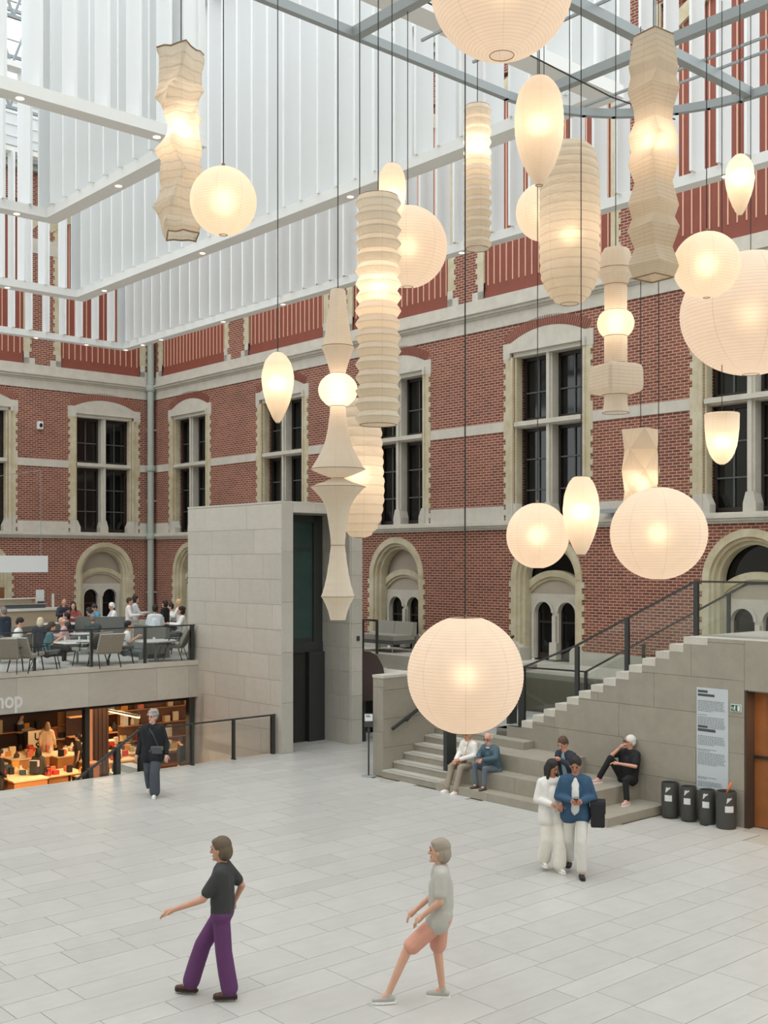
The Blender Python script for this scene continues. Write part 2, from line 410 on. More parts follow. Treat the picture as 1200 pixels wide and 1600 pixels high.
    bk = MB(); wb(bk, w, a, b, 5.6, 10.3, -.6, -.5); bk.build('dark_back', M['void'], fo)
def build_niche(w, sc, blank, wo):
    zs = 4.17
    y = MB()
    ring(y, w, sc, zs, 1.02, 1.2, -.12, .05, 28); ring(y, w, sc, zs, .94, 1.03, -.26, -.03, 28); ring(y, w, sc, zs, .85, .95, -.42, -.14, 28)
    z = ZM+.34; k = 0
    while z < zs-.001:
        z1 = min(z+.147, zs); t = .07 if k % 2 else 0
        for sg in (-1, 1):
            def bx(r0, r1, d0, d1): wb(y, w, min(sc+sg*r0, sc+sg*r1), max(sc+sg*r0, sc+sg*r1), z, z1, d0, d1)
            bx(1.02, 1.2+t, -.12, .04); bx(.94, 1.03, -.26, -.03); bx(.85, .95, -.42, -.14)
        z = z1; k += 1
    no = y.build('arched_niche', M['yellow'], wo)
    pf = MB()
    for sg in (-1, 1):
        a, b = sorted((sc+sg*.84, sc+sg*1.26)); wp(pf, w, [(a, ZM-.3), (b, ZM-.3), (b, ZM+.34), (sc+sg*1.05, ZM+.52), (a, ZM+.34)] if sg > 0 else [(a, ZM-.3), (b, ZM-.3), (b, ZM+.34), (sc-1.05, ZM+.52), (a, ZM+.34)], -.4, .08)
    pf.build('jamb_foot', M['lime'], no)
    # back of the recess: plaster or dark glass above, a flat arch, two round-headed lights
    bk = MB(); wb(bk, w, sc-1.2, sc+1.2, 3.6, 5.42, -.5, -.46); bk.build('tympanum', M['plaster'] if blank else M['window'], no)
    sg_ = MB(); R = 1.25; zc = 4.12-R+.12
    ring(sg_, w, sc, zc, R, R+.17, -.46, -.3, 16, 138, 42); ring(sg_, w, sc, zc, R-.08, R, -.46, -.36, 16, 136, 44)
    sg_.build('inner_arch', M['yellow'], no)
    pl = MB(); A = arc(sc, zc, R, 135, 45, 12)
    wp(pl, w, [(sc-.86, 3.62)]+A[::1]+[(sc+.86, 3.62)], -.47, -.42); pl.build('pink_infill', M['plaster'], no)
    sp = MB()
    for sg in (-1, 1): archcut(sp, w, min(sc, sc+sg*.86), max(sc, sc+sg*.86), ZM+.05, 3.78, sc+sg*.4, .29, 3.28, -.5, -.38, 14)
    for sg in (-1, 1): ring(sp, w, sc+sg*.4, 3.28, .29, .36, -.4, -.33, 14)
    wb(sp, w, sc-.06, sc+.06, ZM+.05, 3.2, -.4, -.3); wb(sp, w, sc-.12, sc+.12, ZM+.05, ZM+.5, -.45, -.26)
    for sg in (-1, 1): wb(sp, w, min(sc+sg*.7, sc+sg*.77), max(sc+sg*.7, sc+sg*.77), ZM+.05, 3.28, -.4, -.32)
    sp.build('stone_tracery', M['stone'], no)
    dk = MB(); wb(dk, w, sc-.86, sc+.86, ZM, 3.75, -.56, -.53); dk.build('dark_glass', M['window'], no)
    fr = MB()
    for sg in (-1, 1):
        for q in ((-.29, -.24), (.24, .29)): wb(fr, w, sc+sg*.4+q[0], sc+sg*.4+q[1], ZM+.1, 3.28, -.53, -.48)
        wb(fr, w, sc+sg*.4-.29, sc+sg*.4+.29, ZM+.05, ZM+.2, -.53, -.48); wb(fr, w, sc+sg*.4-.29, sc+sg*.4+.29, 3.0, 3.05, -.53, -.48)
    fr.build('dark_frame', M['wframe'], no)
build_wall(0); build_wall(1)
# unseen hall walls behind the viewer, made pale and lower for more light
m = MB(); m.box(32, 32.5, -.5, 50, ZM-2.3, 19); struct(m.build('wall_near', M['stone']))
m = MB(); m.box(-.5, 32.5, 50, 50.5, ZM-2.3, 19); struct(m.build('wall_rear', M['stone']))
# rainwater pipe in the corner
pp = thing('rainwater_pipe', 'pale grey-green downpipe running up the corner of the brick walls', 'pipe', (.24, .24, ZM))
m = MB(pp); m.tube([(.24, .24, ZM), (.24, .24, 18.9)], .13, 14); m.build('pipe', M['pipe'], pp, smooth=40)
for z in (5.62, 8.3, 11.45):
    m = MB(pp); m.lathe([(.13, -.12), (.17, -.1), (.19, 0), (.17, .1), (.13, .12)], (.24, .24, z), 14); m.build('collar', M['pipe'], pp, smooth=40)
for z in (3.4, 7.0, 9.8, 14, 17):
    m = MB(pp); m.box(0, .3, .0, .3, z, z+.05); m.build('bracket', M['pipe'], pp)
cm = thing('security_camera', 'small white box camera on the left brick wall between windows', 'camera', (4.75, .02, 9.65))
m = MB(cm); m.box(4.66, 4.84, 0, .16, 9.52, 9.8); m.build('housing', M['white'], cm); m = MB(cm); m.ell((4.75, .17, 9.66), (.06, .05, .08)); m.build('lens', M['void'], cm)

# ================================================================ floor
EDGE = 17.5
m = MB(); m.box(6.6, 32, EDGE, 50, -.3, -.02); m.box(-.6, 6.6, 14.2, 50, -.3, -.02)
fl = struct(m.build('floor', M['grout']))
rng = random.Random(3)
tiles = []; wd = [.62, .42, .6, .35, .5]; y = EDGE; k = 0
while y < 44:
    h = wd[k % 5]; k += 1; x = 1.6-rng.random()*1.0
    while x < 27:
        l = rng.choice((.75, 1.05, 1.25, 1.5)); tiles.append((x, y, l, h)); x += l
    y += h
def cpx(x, y, z=0):
    w = towld(x, y, z); return (600+FPX*w.x/w.y if w.y > .5 else 1e6, HOR-FPX*(z-CAMH)/w.y if w.y > .5 else 1e6, w.y)
vis = []; WCX = 3.95
for x, y, l, h in tiles:
    cx, cy = x+l/2, y+h/2
    if y < EDGE+.001 and x < 6.6: pass
    if cx < 6.75 and 20.9 < cy < 27.5: continue
    if x < WCX and cy > 20.9: continue
    if cx < 5.3 and cy > 21: continue
    px, py, Z = cpx(cx, cy)
    if -120 < px < 1320 and py < 1760 and Z > 3: vis.append((Z, x, y, l, h))
y = 17.5
for x in (1.6, 2.7, 3.8, 4.9):
    for yy in (16.5, 17.0): vis.append((30, x, yy, 1.1 if x < 4.9 else 1.65, .5))
vis.sort()
g = .004
me = unitbox(M['tile'])
for Z, x, y, l, h in vis[:300]: part(me, 'floor_tile', fl, (x+g, y+g, -.02), (0, 0, 0), (l-2*g, h-2*g, .02))
m = MB()
for Z, x, y, l, h in vis[300:]: m.ct = rng.random(); m.box(x+g, x+l-g, y+g, y+h-g, -.02, 0)
tag(m.build('distant_floor_tile', M['tile'], fl), kind='stuff')
m = MB(); m.box(6.6, 26, EDGE-.12, EDGE+.0, -.45, .003); m.build('floor_edge', M['lime'], fl)
# dark passage between tower and stair wall
wk = MB(); wk.box(-1, 6.6, 14.0, 14.2, -.3, 1.7); struct(wk.build('trim_1', M['lime']))

# ================================================================ lift tower
TX, TY = 6.6, 17.65
tw = thing('lift_tower', 'tall grey limestone tower with a glazed front beside the stairs', 'tower', (TX, TY, 0))
m = MB(tw); m.box(4.05, TX-.03, 13.42, 16.4, -4, 6.0); m.box(6.25, TX-.03, 16.4, TY-.03, 0, 6.0); m.box(4.08, 4.41, 16.4, TY-.03, 0, 6.0); m.box(4.08, TX-.03, 16.4, TY-.03, 5.83, 6.0)
m.box(6.62-.05, TX-.03, 16.4, TY-.03, -4, 0); m.build('core', M['joint'], tw)
me = unitbox(M['lime']); g = .003
def panels(parent, axis, fixed, s0, s1, z0, z1, rows, seed, org, depth=.03, me=me, lens=(1.15, 1.6, 1.35)):
    """stone slabs on a plane; axis 0: plane x=fixed facing +x, axis 1: plane y=fixed facing +y"""
    r = random.Random(seed); z = z0; k = 0
    while z < z1-.02:
        h = min(rows, z1-z); s = s0; off = (0, .55, .25, .8)[k % 4]; first = True
        while s < s1-.02:
            l = lens[r.randrange(3)] if not first else lens[0]-off*.6; first = False
            if s1-s-l < .35: l = s1-s
            l = min(l, s1-s)
            if axis == 0: part(me, 'stone_panel', parent, (fixed-depth-org[0], s+g-org[1], z+g-org[2]), (0, 0, 0), (depth, l-2*g, h-2*g))
            else: part(me, 'stone_panel', parent, (s+g-org[0], fixed-depth-org[1], z+g-org[2]), (0, 0, 0), (l-2*g, depth, h-2*g))
            s += l
        z += h; k += 1
O = (TX, TY, 0)
panels(tw, 0, TX, 13.4, TY, -1.3, 6.05, .612, 5, O, lens=(1.35, 1.9, 1.1))
panels(tw, 1, TY, 6.25, TX, 0, 6.05, 1.22, 6, O, lens=(2, 2, 2))
panels(tw, 1, TY, 4.05, 4.41, 0, 6.05, .612, 7, O, lens=(2, 2, 2))
panels(tw, 1, TY, 4.41, 6.25, 5.83, 6.05, .22, 8, O)
panels(tw, 0, 4.44, 16.45, TY-.03, 0, 5.83, .612, 9, O, lens=(.6, .8, .5))
m = MB(tw); m.box(4.02, TX+.0, 13.38, TY, 6.05, 6.1); m.build('coping', M['lime'], tw)
m = MB(tw)
for q in ((6.18, 6.25, .0, 5.83), (4.63, 4.73, 0, 5.83), (4.44, 4.63, 2.55, 5.83)): m.box(q[0], q[1], 16.42, 16.5, q[2], q[3])
m.box(4.44, 6.25, 16.42, 16.52, 2.3, 2.56); m.box(4.63, 6.25, 16.42, 16.5, 5.65, 5.83); m.build('portal_frame', M['dark'], tw)
m = MB(tw); m.box(4.73, 6.18, 16.42, 16.45, 2.56, 5.65); m.build('green_glass', M['green'], tw)
m = MB(tw); m.box(4.73, 6.18, 16.455, 16.46, 4.9, 5.0); m.box(4.73, 6.18, 16.455, 16.46, 2.6, 2.66); m.build('glass_rail', M['dark'], tw)
m = MB(tw); m.box(4.44, 4.95, 16.42, 16.6, 0, 2.3); m.build('door_jamb', M['dark'], tw)
for a, b in ((4.97, 5.57), (5.59, 6.18)):
    m = MB(tw); m.box(a, b, 16.42, 16.47, .02, 2.28); d = m.build('door_leaf', M['door'], tw)
    m = MB(tw); m.box((5.5 if a < 5 else 5.62), (5.54 if a < 5 else 5.66), 16.47, 16.52, .95, 1.1); m.build('handle', M['steel'], d)
m = MB(tw); m.box(4.16, 4.24, TY, TY+.03, 2.62, 2.74); m.build('call_plate', M['dark'], tw)

# ================================================================ cafe deck and its fascia
FY = 13.9
dk = MB(); dk.box(TX-.02, 24, -.6, FY-.06, 1.3, ZM-.0); dk.box(0, TX, -.6, 13.36, 1.3, ZM)
dk = struct(dk.build('floor_cafe', M['tile']))
fa = MB(); fa.box(TX+.0, 24, FY-.25, FY-.03, 1.06, ZM-.01)
fa = struct(fa.build('trim_2', M['joint']))
x = TX
for l in (.28, .95, 1.9, 1.85, 1.9, 1.9, 1.9, 1.9, 1.9, 1.9): part(me, 'stone_panel', fa, (x+g, FY-.03, 1.05), (0, 0, 0), (l-2*g, .03, .84)); x += l
m = MB(); m.box(TX, 24, FY-.2, FY+.015, ZM-.1, ZM+.02); m.build('coping', M['stone'], fa)
# lettering: the end of the shop's name
tc = bpy.data.curves.new('shop_letters', 'FONT'); tc.body = 'shop'; tc.size = .53; tc.extrude = .012; tc.align_x = 'LEFT'; tc.offset = .012
to = bpy.data.objects.new('tmp', tc); COL.objects.link(to); bpy.context.view_layer.update()
lm = bpy.data.meshes.new_from_object(to.evaluated_get(bpy.context.evaluated_depsgraph_get())); bpy.data.objects.remove(to)
lm.materials.clear(); lm.materials.append(M['letter'])
lo = bpy.data.objects.new('shop_lettering', lm); COL.objects.link(lo)
wdt = max(v.co.x for v in lm.vertices); sx = .80
lo.matrix_world = MB4 @ Matrix.Translation((11.44+wdt*sx, FY+.0, 1.2)) @ Matrix.Rotation(pi, 4, 'Z') @ Matrix.Rotation(pi/2, 4, 'X') @ Matrix.Diagonal((sx, 1, 1, 1))
tag(lo, 'white lettering reading shop on the grey stone fascia', 'lettering')
# ================================================================ stair block on the right
WC = 4.97   # face of the stepped wall
R0, TR = .157, .315
sb = thing('stone_staircase', 'grey stone stairs with wide seating steps in front of the stepped wall', 'stairs', (6.7, 21.4, 0))
for n in range(1, 8):
    x1 = 6.66-TR*(n-1); m = MB(sb); m.box(x1-TR-.05 if n < 7 else 3.2, x1, 21.4, 23.12, 0 if n == 1 else R0*(n-1)-.02, R0*n-.035)
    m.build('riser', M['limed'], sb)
    m = MB(sb); m.box(x1-TR-.02 if n < 7 else 3.2, x1+.012, 21.4, 23.12, R0*n-.035, R0*n); t = m.build('tread', M['lime'], sb)
    m = MB(sb); m.box(x1-.055, x1-.035, 21.55, 23.05, R0*n, R0*n+.0025); m.build('grip_strip', M['dark'], t)
for z0, z1, x1, ys in ((0, .157, 6.74, 27.43), (.157, .471, 6.4, 26.8), (.471, .785, 5.98, 25.54), (.785, .942, 5.3, 24.22), (.942, 1.1, 4.93, 23.5)):
    # slabs with visible joints along the front
    y = 23.12; L = ys-y; n = max(1, int(L/1.3))
    for i in range(n):
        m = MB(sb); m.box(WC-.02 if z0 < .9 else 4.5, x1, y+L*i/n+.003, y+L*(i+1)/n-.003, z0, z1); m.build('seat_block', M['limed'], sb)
ld = MB(); ld.box(1.5, 4.93, 21.05, 23.6, .9, 1.1); ld.box(1.5, 2.6, 15, 21.05, .9, 1.1); struct(ld.build('floor_landing', M['tile']))
# side wall with handrail
sw = thing('stair_side_wall', 'low grey stone wall with handrail on the left side of the stairs', 'wall', (6.62, 21.2, 0))
m = MB(sw); m.box(1.6, 6.6, 21.08, 21.36, 0, 2.1); m.build('core', M['joint'], sw)
O = (6.62, 21.2, 0)
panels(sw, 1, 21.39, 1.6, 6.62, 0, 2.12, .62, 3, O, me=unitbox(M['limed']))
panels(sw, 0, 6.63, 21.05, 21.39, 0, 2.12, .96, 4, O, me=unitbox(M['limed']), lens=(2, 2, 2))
m = MB(sw); m.box(1.6, 6.64, 21.04, 21.4, 2.12, 2.18); m.build('coping', M['lime'], sw)
m = MB(sw); m.bar((6.46, 21.5, 1.03), (2.6, 21.5, 2.86), .07, .05); h = m.build('handrail', M['dark'], sw)
m = MB(sw)
for x in (5.95, 4.2): z = 1.03+(6.46-x)*.474; m.bar((x, 21.5, z-.02), (x, 21.39, z-.12), .05)
m.build('bracket', M['dark'], h)
# middle newel and rail
nr = thing('middle_handrail', 'dark metal newel and sloping handrail in the middle of the stairs', 'handrail', (6.2, 23.0, .3))
m = MB(nr); m.prism([(6.32, .2), (6.04, .2), (6.04, 1.29), (6.32, 1.16)], 22.92, 23.02, 1); m.build('newel', M['dark'], nr)
m = MB(nr); m.bar((6.34, 22.97, 1.16), (4.1, 22.97, 2.22), .11, .035); m.build('handrail', M['dark'], nr)
m = MB(nr); m.box(4.15, 4.4, 22.93, 23.01, 1.0, 2.1); m.build('post', M['dark'], nr)
# stepped wall: stone slabs cut to the stair profile
YS, DY, ZS, DZ, NS = 23.87, .3015, 1.32, .15, 14
def prof(y): return ZS-.15 if y < YS else (ZS+DZ*min(NS-1, int((y-YS)/DY+1e-6)) if y < YS+DY*(NS-1) else ZS+DZ*(NS-1))
cw = struct(MB().box(WC-.3, WC-.03, 23.45, 29.02, 0, 1.1).build('wall_stair', M['joint']))
def slab(y0, y1, z0, z1, x0=WC-.03, x1=WC):
    cuts = [y0]+[YS+DY*i for i in range(NS) if y0+.01 < YS+DY*i < y1-.01]+[y1]
    top = []
    for a, b in zip(cuts, cuts[1:]):
        z = min(z1, prof((a+b)/2)); 
        if z <= z0+.01: continue
        top.append((a, b, z))
    if not top: return
    pts = [(top[0][0]+g, z0+g)]
    for i, (a, b, z) in enumerate(top): pts += [(a+(g if i == 0 else 0), z-g), (b-(g if i == len(top)-1 else 0), z-g)]
    pts.append((top[-1][1]-g, z0+g))
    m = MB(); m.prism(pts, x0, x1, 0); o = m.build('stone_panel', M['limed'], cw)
r = random.Random(11)
for k in range(6):
    z0 = k*.64; z1 = min(z0+.64, 3.27); y = 23.45-(.5 if k % 2 else 0)
    while y < 29.02:
        l = r.choice((1.3, 1.9, 1.6)); y1 = min(y+l, 29.02)
        if 29.02-y1 < .4: y1 = 29.02
        if z0 < 2.4 or y > 0: slab(max(y, 23.45), y1, z0, z1)
        y = y1
for y0, y1, z0, z1 in ((29.02, 30.6, 2.4, 3.27), (30.6, 32.4, 2.4, 3.27), (32.4, 34.5, 2.4, 3.27), (30.9, 32.6, 0, 2.4), (32.6, 34.5, 0, 2.4)): slab(y0, y1, z0, z1)
# stairs proper behind the stepped wall
st = thing('upper_staircase', 'stone stair climbing right behind the stepped wall to the upper landing', 'stairs', (3.7, 23.87, 1.1))
for i in range(NS):
    m = MB(st); m.box(2.35, WC-.03, YS+DY*i, YS+DY*(i+1)+.02 if i < NS-1 else 34.5, .9 if i < 3 else ZS+DZ*i-.6, ZS+DZ*i); m.build('step', M['lime'], st)
    m = MB(st); m.box(WC-.27, WC+.004, YS+DY*i+g, (YS+DY*(i+1)-g) if i < NS-1 else YS+DY*i+.5, ZS+DZ*i-.13, ZS+DZ*i+.003); m.build('step_cap', M['stone'], st)
m = MB(st); m.box(2.35, WC-.1, 29.3, 34.5, 0, .01)
# doorway in the stepped wall
dj = struct(MB().box(WC-.27, WC, 29.02, 29.06, 0, 2.4).build('door_1', flat((70, 54, 44)))); 
m = MB(); m.box(WC-.34, WC-.27, 29.0, 31, 0, 2.4); m.build('back_panel', M['wood'], dj)
m = MB(); m.box(WC-.27, WC-.24, 29.35, 29.39, 0, 2.4); m.box(WC-.27, WC-.23, 29.06, 31, 1.2, 1.25); m.build('door_rail', M['wframe'], dj)
lamp('door_glow', 'AREA', (WC-.12, 29.8, 2.35), 9, (1, .62, .3), size=.2, rot=(0, 0, 0))
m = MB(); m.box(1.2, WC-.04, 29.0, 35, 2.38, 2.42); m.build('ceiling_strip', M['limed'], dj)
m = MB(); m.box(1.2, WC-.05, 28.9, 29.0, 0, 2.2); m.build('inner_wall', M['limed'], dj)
# terrace along the right wall and its retaining wall
tr = MB(); tr.box(-.6, 1.5, 13.4, 36, 1.6, ZM); tr.box(1.5, 2.35, 21.0, 36, 1.85, ZM); tr = struct(tr.build('floor_terrace', M['lime']))
tr2 = MB(); tr2.box(2.25, 2.33, 21.0, 36, .9, 1.87)
rw = struct(tr2.build('trim_3', M['joint'])); y = 20.0
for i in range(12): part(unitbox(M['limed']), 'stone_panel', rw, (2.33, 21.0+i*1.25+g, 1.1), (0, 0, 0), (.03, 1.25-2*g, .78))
fs = thing('terrace_steps', 'five stone steps leading down from the sofa terrace behind the low wall', 'stairs', (1.5, 16, 1.1))
for k in range(5):
    m = MB(fs); m.box(1.5, 2.6, 14.9+.34*k, 14.7+.34*(k+1), .9, ZM-.18*(k)-.02); m.build('step', M['lime'], fs)
m = MB(fs); m.box(1.5, 2.6, 13.4, 14.9, 1.6, ZM+.005); m.build('landing', M['tile'], fs)
# dark rail at the terrace edge
tr_ = thing('terrace_railing', 'thin dark railing and sloping handrail in front of the grey sofa', 'railing', (1.0, 14.6, ZM))
a = Vector((1.3, 14.3, ZM)); b = Vector((.45, 14.75, ZM))
for nm, pts in (('frame', [(1.55, 14.72, ZM), (1.55, 14.72, ZM+.95), (1.55, 15.35, ZM+.95), (1.55, 15.35, ZM)]), ('handrail', [(2.5, 14.9, ZM+.1), (2.5, 16.6, ZM-.8)])):
    m = MB(tr_)
    for p, q in zip(pts, pts[1:]): m.bar(p, q, .06)
    m.build(nm, M['dark'], tr_)
dw = MB(); dw.box(2.6, 2.7, 16.0, 21.05, 0, 1.1); struct(dw.build('wall_passage_shade', M['void']))  # added black panel stands in for the shade inside the passage
bs = thing('brown_screen', 'dark brown rounded upholstered screen just right of the grey tower', 'screen', (3.1, 17.4, 0))
m = MB(bs); A = [(3.6, 1.0), (3.6, 2.2)]+arc(3.0, 1.75, .6, 60, 0, 6)+[(3.6, 1.0)]
m.prism([(4.0, 1.05), (4.0, 2.35), (3.75, 2.32), (3.5, 2.2), (3.3, 1.9), (3.22, 1.6), (3.22, 1.05)], 17.35, 17.6, 1); m.build('panel', M['brownscr'], bs)
m = MB(bs); m.box(3.3, 3.4, 17.4, 17.5, 0, 1.06); m.box(3.8, 3.9, 17.4, 17.5, 0, 1.06); m.build('leg', M['dark'], bs)
# ---------------------------------------------------------------- railings
def railing(name, label, pts, posts, gl, pw=.05, pd=.09, rail=.05, h=None, base=None, big=()):
    """pts: rail polyline; posts: (x,y,zb,zt); gl: list of glass quads (outline of 4 points)"""
    t = thing(name, label, 'railing', posts[0][:3])
    m = MB(t)
    for p, q in zip(pts, pts[1:]): m.bar(p, q, rail, .035)
    m.build('top_rail', M['dark'], t)
    for i, (x, y, z0, z1) in enumerate(posts):
        m = MB(t); s = 1.9 if i in big else 1; ax = abs(pts[-1][0]-pts[0][0]) > abs(pts[-1][1]-pts[0][1])
        dx, dy = (pw*s/2, pd/2) if ax else (pd/2, pw*s/2)
        m.box(x-dx, x+dx, y-dy, y+dy, z0, z1); 
        if i not in big: m.box(x-dx*1.6, x+dx*1.6, y-dy*1.3, y+dy*1.3, z0, z0+.025)
        m.build('post', M['dark'], t)
    for q in gl:
        m = MB(t); q = [Vector(p) for p in q]; n = (q[1]-q[0]).cross(q[2]-q[0]).normalized()*.006
        A = [m.V(p-n) for p in q]; B = [m.V(p+n) for p in q]; m.F(*A[::-1]); m.F(*B)
        for i in range(4): j = (i+1) % 4; m.F(A[i], A[j], B[j], B[i])
        m.build('glass_pane', M['glass'], t)
    return t
def gpanels(P, zb=.06, zt=.06, gap=.04):
    out = []
    for a, b in zip(P, P[1:]):
        d = (Vector(b[:2])-Vector(a[:2])).normalized()*gap
        out.append([(a[0]+d.x, a[1]+d.y, a[2]+zb), (b[0]-d.x, b[1]-d.y, b[2]+zb), (b[0]-d.x, b[1]-d.y, b[3]-zt), (a[0]+d.x, a[1]+d.y, a[3]-zt)])
    return out
# cafe deck
P = [(x, FY-.1, ZM, ZM+.95) for x in (6.72, 8.12, 9.62, 11.1, 12.6, 14.1, 15.6)]
railing('cafe_railing', 'glass railing with dark posts along the cafe deck above the shop', [(P[0][0]-.08, FY-.1, ZM+.95), (16, FY-.1, ZM+.95)], P, gpanels(P), big=(0,))
# atrium edge
P = [(x, EDGE-.04, 0, .94) for x in (6.72, 7.85, 8.98, 10.15)]
railing('floor_edge_railing', 'glass railing with dark posts between the grey tower and the shop stairs', [(6.65, EDGE-.04, .94), (10.12, EDGE-.04, .94)], P, gpanels(P), big=(0,))
# rail going down the shop stair
P = [(10.16, 17.25, -.9, .95), (10.75, 17.25, -1.2, .58), (11.4, 17.25, -1.6, .18), (13.0, 17.25, -2.6, -.8)]
railing('shop_stair_railing', 'dark sloping handrail going down beside the floor edge to the shop', [(10.1, 17.25, .96), (13.4, 17.25, -1.05)], P, gpanels(P), pd=.16, pw=.1, rail=.08)
ss = thing('shop_staircase', 'stone stair descending from the hall floor to the sunken shop', 'stairs', (11.5, 16, -3.9))
for k in range(24):
    m = MB(ss); m.box(9.4+.29*k, 9.4+.29*(k+1), 15.4, 17.2, -.165*(k+1)-.2, -.165*(k+1)); m.build('step', M['lime'], ss)
# stair rails
def pz(y): return ZS+DZ*(y-YS)/DY if y < YS+DY*(NS-1) else ZS+DZ*(NS-1)
X = 4.45
P = [(X, 23.42, 1.1, 2.36), (X, 24.92, 1.77, 2.91), (X, 26.16, 2.37, 3.54), (X, 27.72, 3.12, 4.26), (X, 29.3, 3.27, 4.27), (X, 31, 3.27, 4.27), (X, 33, 3.27, 4.27)]
railing('stair_railing', 'glass railing with tall dark posts rising along the stepped stone wall', [(X, 23.38, 2.34), (X, 24.9, 2.92), (X, 27.7, 4.27), (X, 34, 4.27)], P, gpanels(P), pw=.09, pd=.06, rail=.055, big=(0,))
X = 2.5
P = [(X, 21.75, 1.1, 2.13), (X, 23.6, 1.2, 2.16), (X, 25.16, 1.97, 2.87), (X, 27.2, 3.1, 4.0)]
railing('far_stair_railing', 'thinner dark handrail on the far side of the upper stair by the brick wall', [(X, 21.75, 2.13), (X, 23.6, 2.16), (X, 27.6, 4.2), (X, 30, 4.25)], P, gpanels(P[:2])+gpanels(P[1:]), pw=.07, pd=.05, rail=.05)

# ================================================================ louvre frames hanging under the roof
ZB = 10.9; FH = 4.85; PIT = .5
slatv = MB().box(0, 1, 0, 1, 0, 1).mesh('slat', M['white'])
def frame(label, x0, x1, y0, y1, sides, spots, bw, cull):
    """rectangle in plan; sides: which of W (x=x0), N (y=y0), E, S carry slats"""
    t = thing('louvre_frame', label, 'ceiling louvre', ((x0+x1)/2, (y0+y1)/2, ZB), group=None)
    o = ORG[t.name]
    def S(a, b, c, d):
        m = MB(t); m.box(a, b, c, d, ZB, ZB+.17); m.build('beam', M['whitebeam'], t)
        m = MB(t); m.box(a, b, c, d, ZB+.17+FH, ZB+.3+FH); m.build('top_rail', M['whitebeam'], t)
    S(x0, x0+bw, y0, y1); S(x1-bw, x1, y0, y1); S(x0+bw, x1-bw, y0, y0+bw); S(x0+bw, x1-bw, y1-bw, y1)
    dep, th = .378, .05
    n = int((y1-y0)/PIT)
    for sd in sides:
        if sd in 'WE':
            xx = x0+bw-dep if sd == 'W' else x1-dep
            xx = x0-.0 if sd == 'W' else x1-dep
            for k in range(n+1):
                y = y0+.1+PIT*k
                if y < y1-.05 and cull(xx, y): part(slatv, 'slat', t, (xx-o.x, y-o.y, .17), (0, 0, 0), (dep, th, FH))
        else:
            yy = y0 if sd == 'N' else y1-dep
            for k in range(int((x1-x0)/PIT)+1):
                x = x0+.1+PIT*k
                if x < x1-.05 and cull(x, yy): part(slatv, 'slat', t, (x-o.x, yy-o.y, .17), (0, 0, 0), (th, dep, FH))
    dm = MB().lathe([(.055, -.004), (.055, .002)], n=16).mesh('downlight', M['spot'])
    for x, y in spots: part(dm, 'downlight', t, (x-o.x, y-o.y, 0))
    m = MB(t)
    for x in (x0+.1, x1-.1):
        for y in (y0+.1, (y0+y1)/2, y1-.1): m.tube([(x, y, ZB+FH+.3), (x, y, 22)], .02, 6)
    m.build('suspension_rod', M['steel'], t)
    return t
def inview(x, y):
    px, py, Z = cpx(x, y, ZB+2.5); return -150 < px < 1350 and Z > 4
frame('largest outermost white louvre frame, lowest edge nearest the brick walls', 6.25, 26, 9.4, 36, 'WNS', [(x, 9.5) for x in (9.13, 7.6)]+[(6.37, y) for y in (9.55, 10.56, 11.6, 14.77, 17.4, 20.5, 23.5, 26.5, 29.5)], .26, inview)
frame('middle white louvre frame nested inside the outermost one', 10.15, 22, 14.45, 30.3, 'WNS', [(12.1, 14.6), (10.3, 15.8), (10.3, 20), (10.3, 24.7), (12.13, 30.15), (16, 30.15)], .34, inview)
frame('smallest innermost white louvre frame at upper left', 13.4, 19.5, 19.85, 25.05, 'WNS', [(14.2, 20), (13.55, 22.57), (16.26, 24.9), (14.17, 24.9), (18, 24.9)], .3, inview)
# glass roof: white trusses and panes high above
rf = MB()
for k in range(14): rf.box(-1, 34, 2+k*2.6, 2.12+k*2.6, 22.6, 22.85)
rf = struct(rf.build('ceiling', M['white']))
m = MB()
for k in range(12): m.box(.5+k*2.6, .58+k*2.6, 0, 38, 22.45, 22.6)
m.build('purlin', M['white'], rf)
for k in range(5):
    y = 1.5+k*3.2; m = MB(); a = (-.3, y, 20.4); 
    for i in range(14):
        p = (i*1.3, y, 20.5); q = (i*1.3+.65, y, 22.3); r2 = (i*1.3+1.3, y, 20.5); m.bar(p, q, .07); m.bar(q, r2, .07)
    m.bar((0, y, 20.5), (18.2, y, 20.5), .1); m.bar((0, y, 22.3), (18.2, y, 22.3), .1); m.build('truss', M['steel'], rf)

# ================================================================ rounded hanging grid that carries the lanterns
ZR = 9.85
hg = thing('lantern_rig', 'grey steel grid with rounded corners from which the paper lanterns hang', 'lighting rig', (15.2, 34.6, ZR))
def rrect(x0, x1, y0, y1, r, n=9):
    P = []
    for cx_, cy_, a in ((x1-r, y1-r, 0), (x0+r, y1-r, 90), (x0+r, y0+r, 180), (x1-r, y0+r, 270)):
        for i in range(n+1): t = radians(a+90*i/n); P.append((cx_+r*cos(t), cy_+r*sin(t), ZR))
    return P
m = MB(hg); P = rrect(11.23, 19.3, 31.02, 38.2, 2.05)
m2 = [P[i] for i in range(len(P))]
for p, q in zip(m2, m2[1:]+m2[:1]):
    m.bar(Vector(p)-(Vector(q)-Vector(p)).normalized()*.02, Vector(q)+(Vector(q)-Vector(p)).normalized()*.02, .07, .09)
m.build('ring', M['steel'], hg)
for x in (13.03, 15.49, 17.9): m = MB(hg); m.bar((x, 31.02, ZR), (x, 38.2, ZR), .1, .1); m.build('cross_beam', M['steel'], hg)
for y in (32.82, 35.4): m = MB(hg); m.bar((11.25, y, ZR+.02), (19.3, y, ZR+.02), .1, .1); m.build('long_beam', M['steel'], hg)
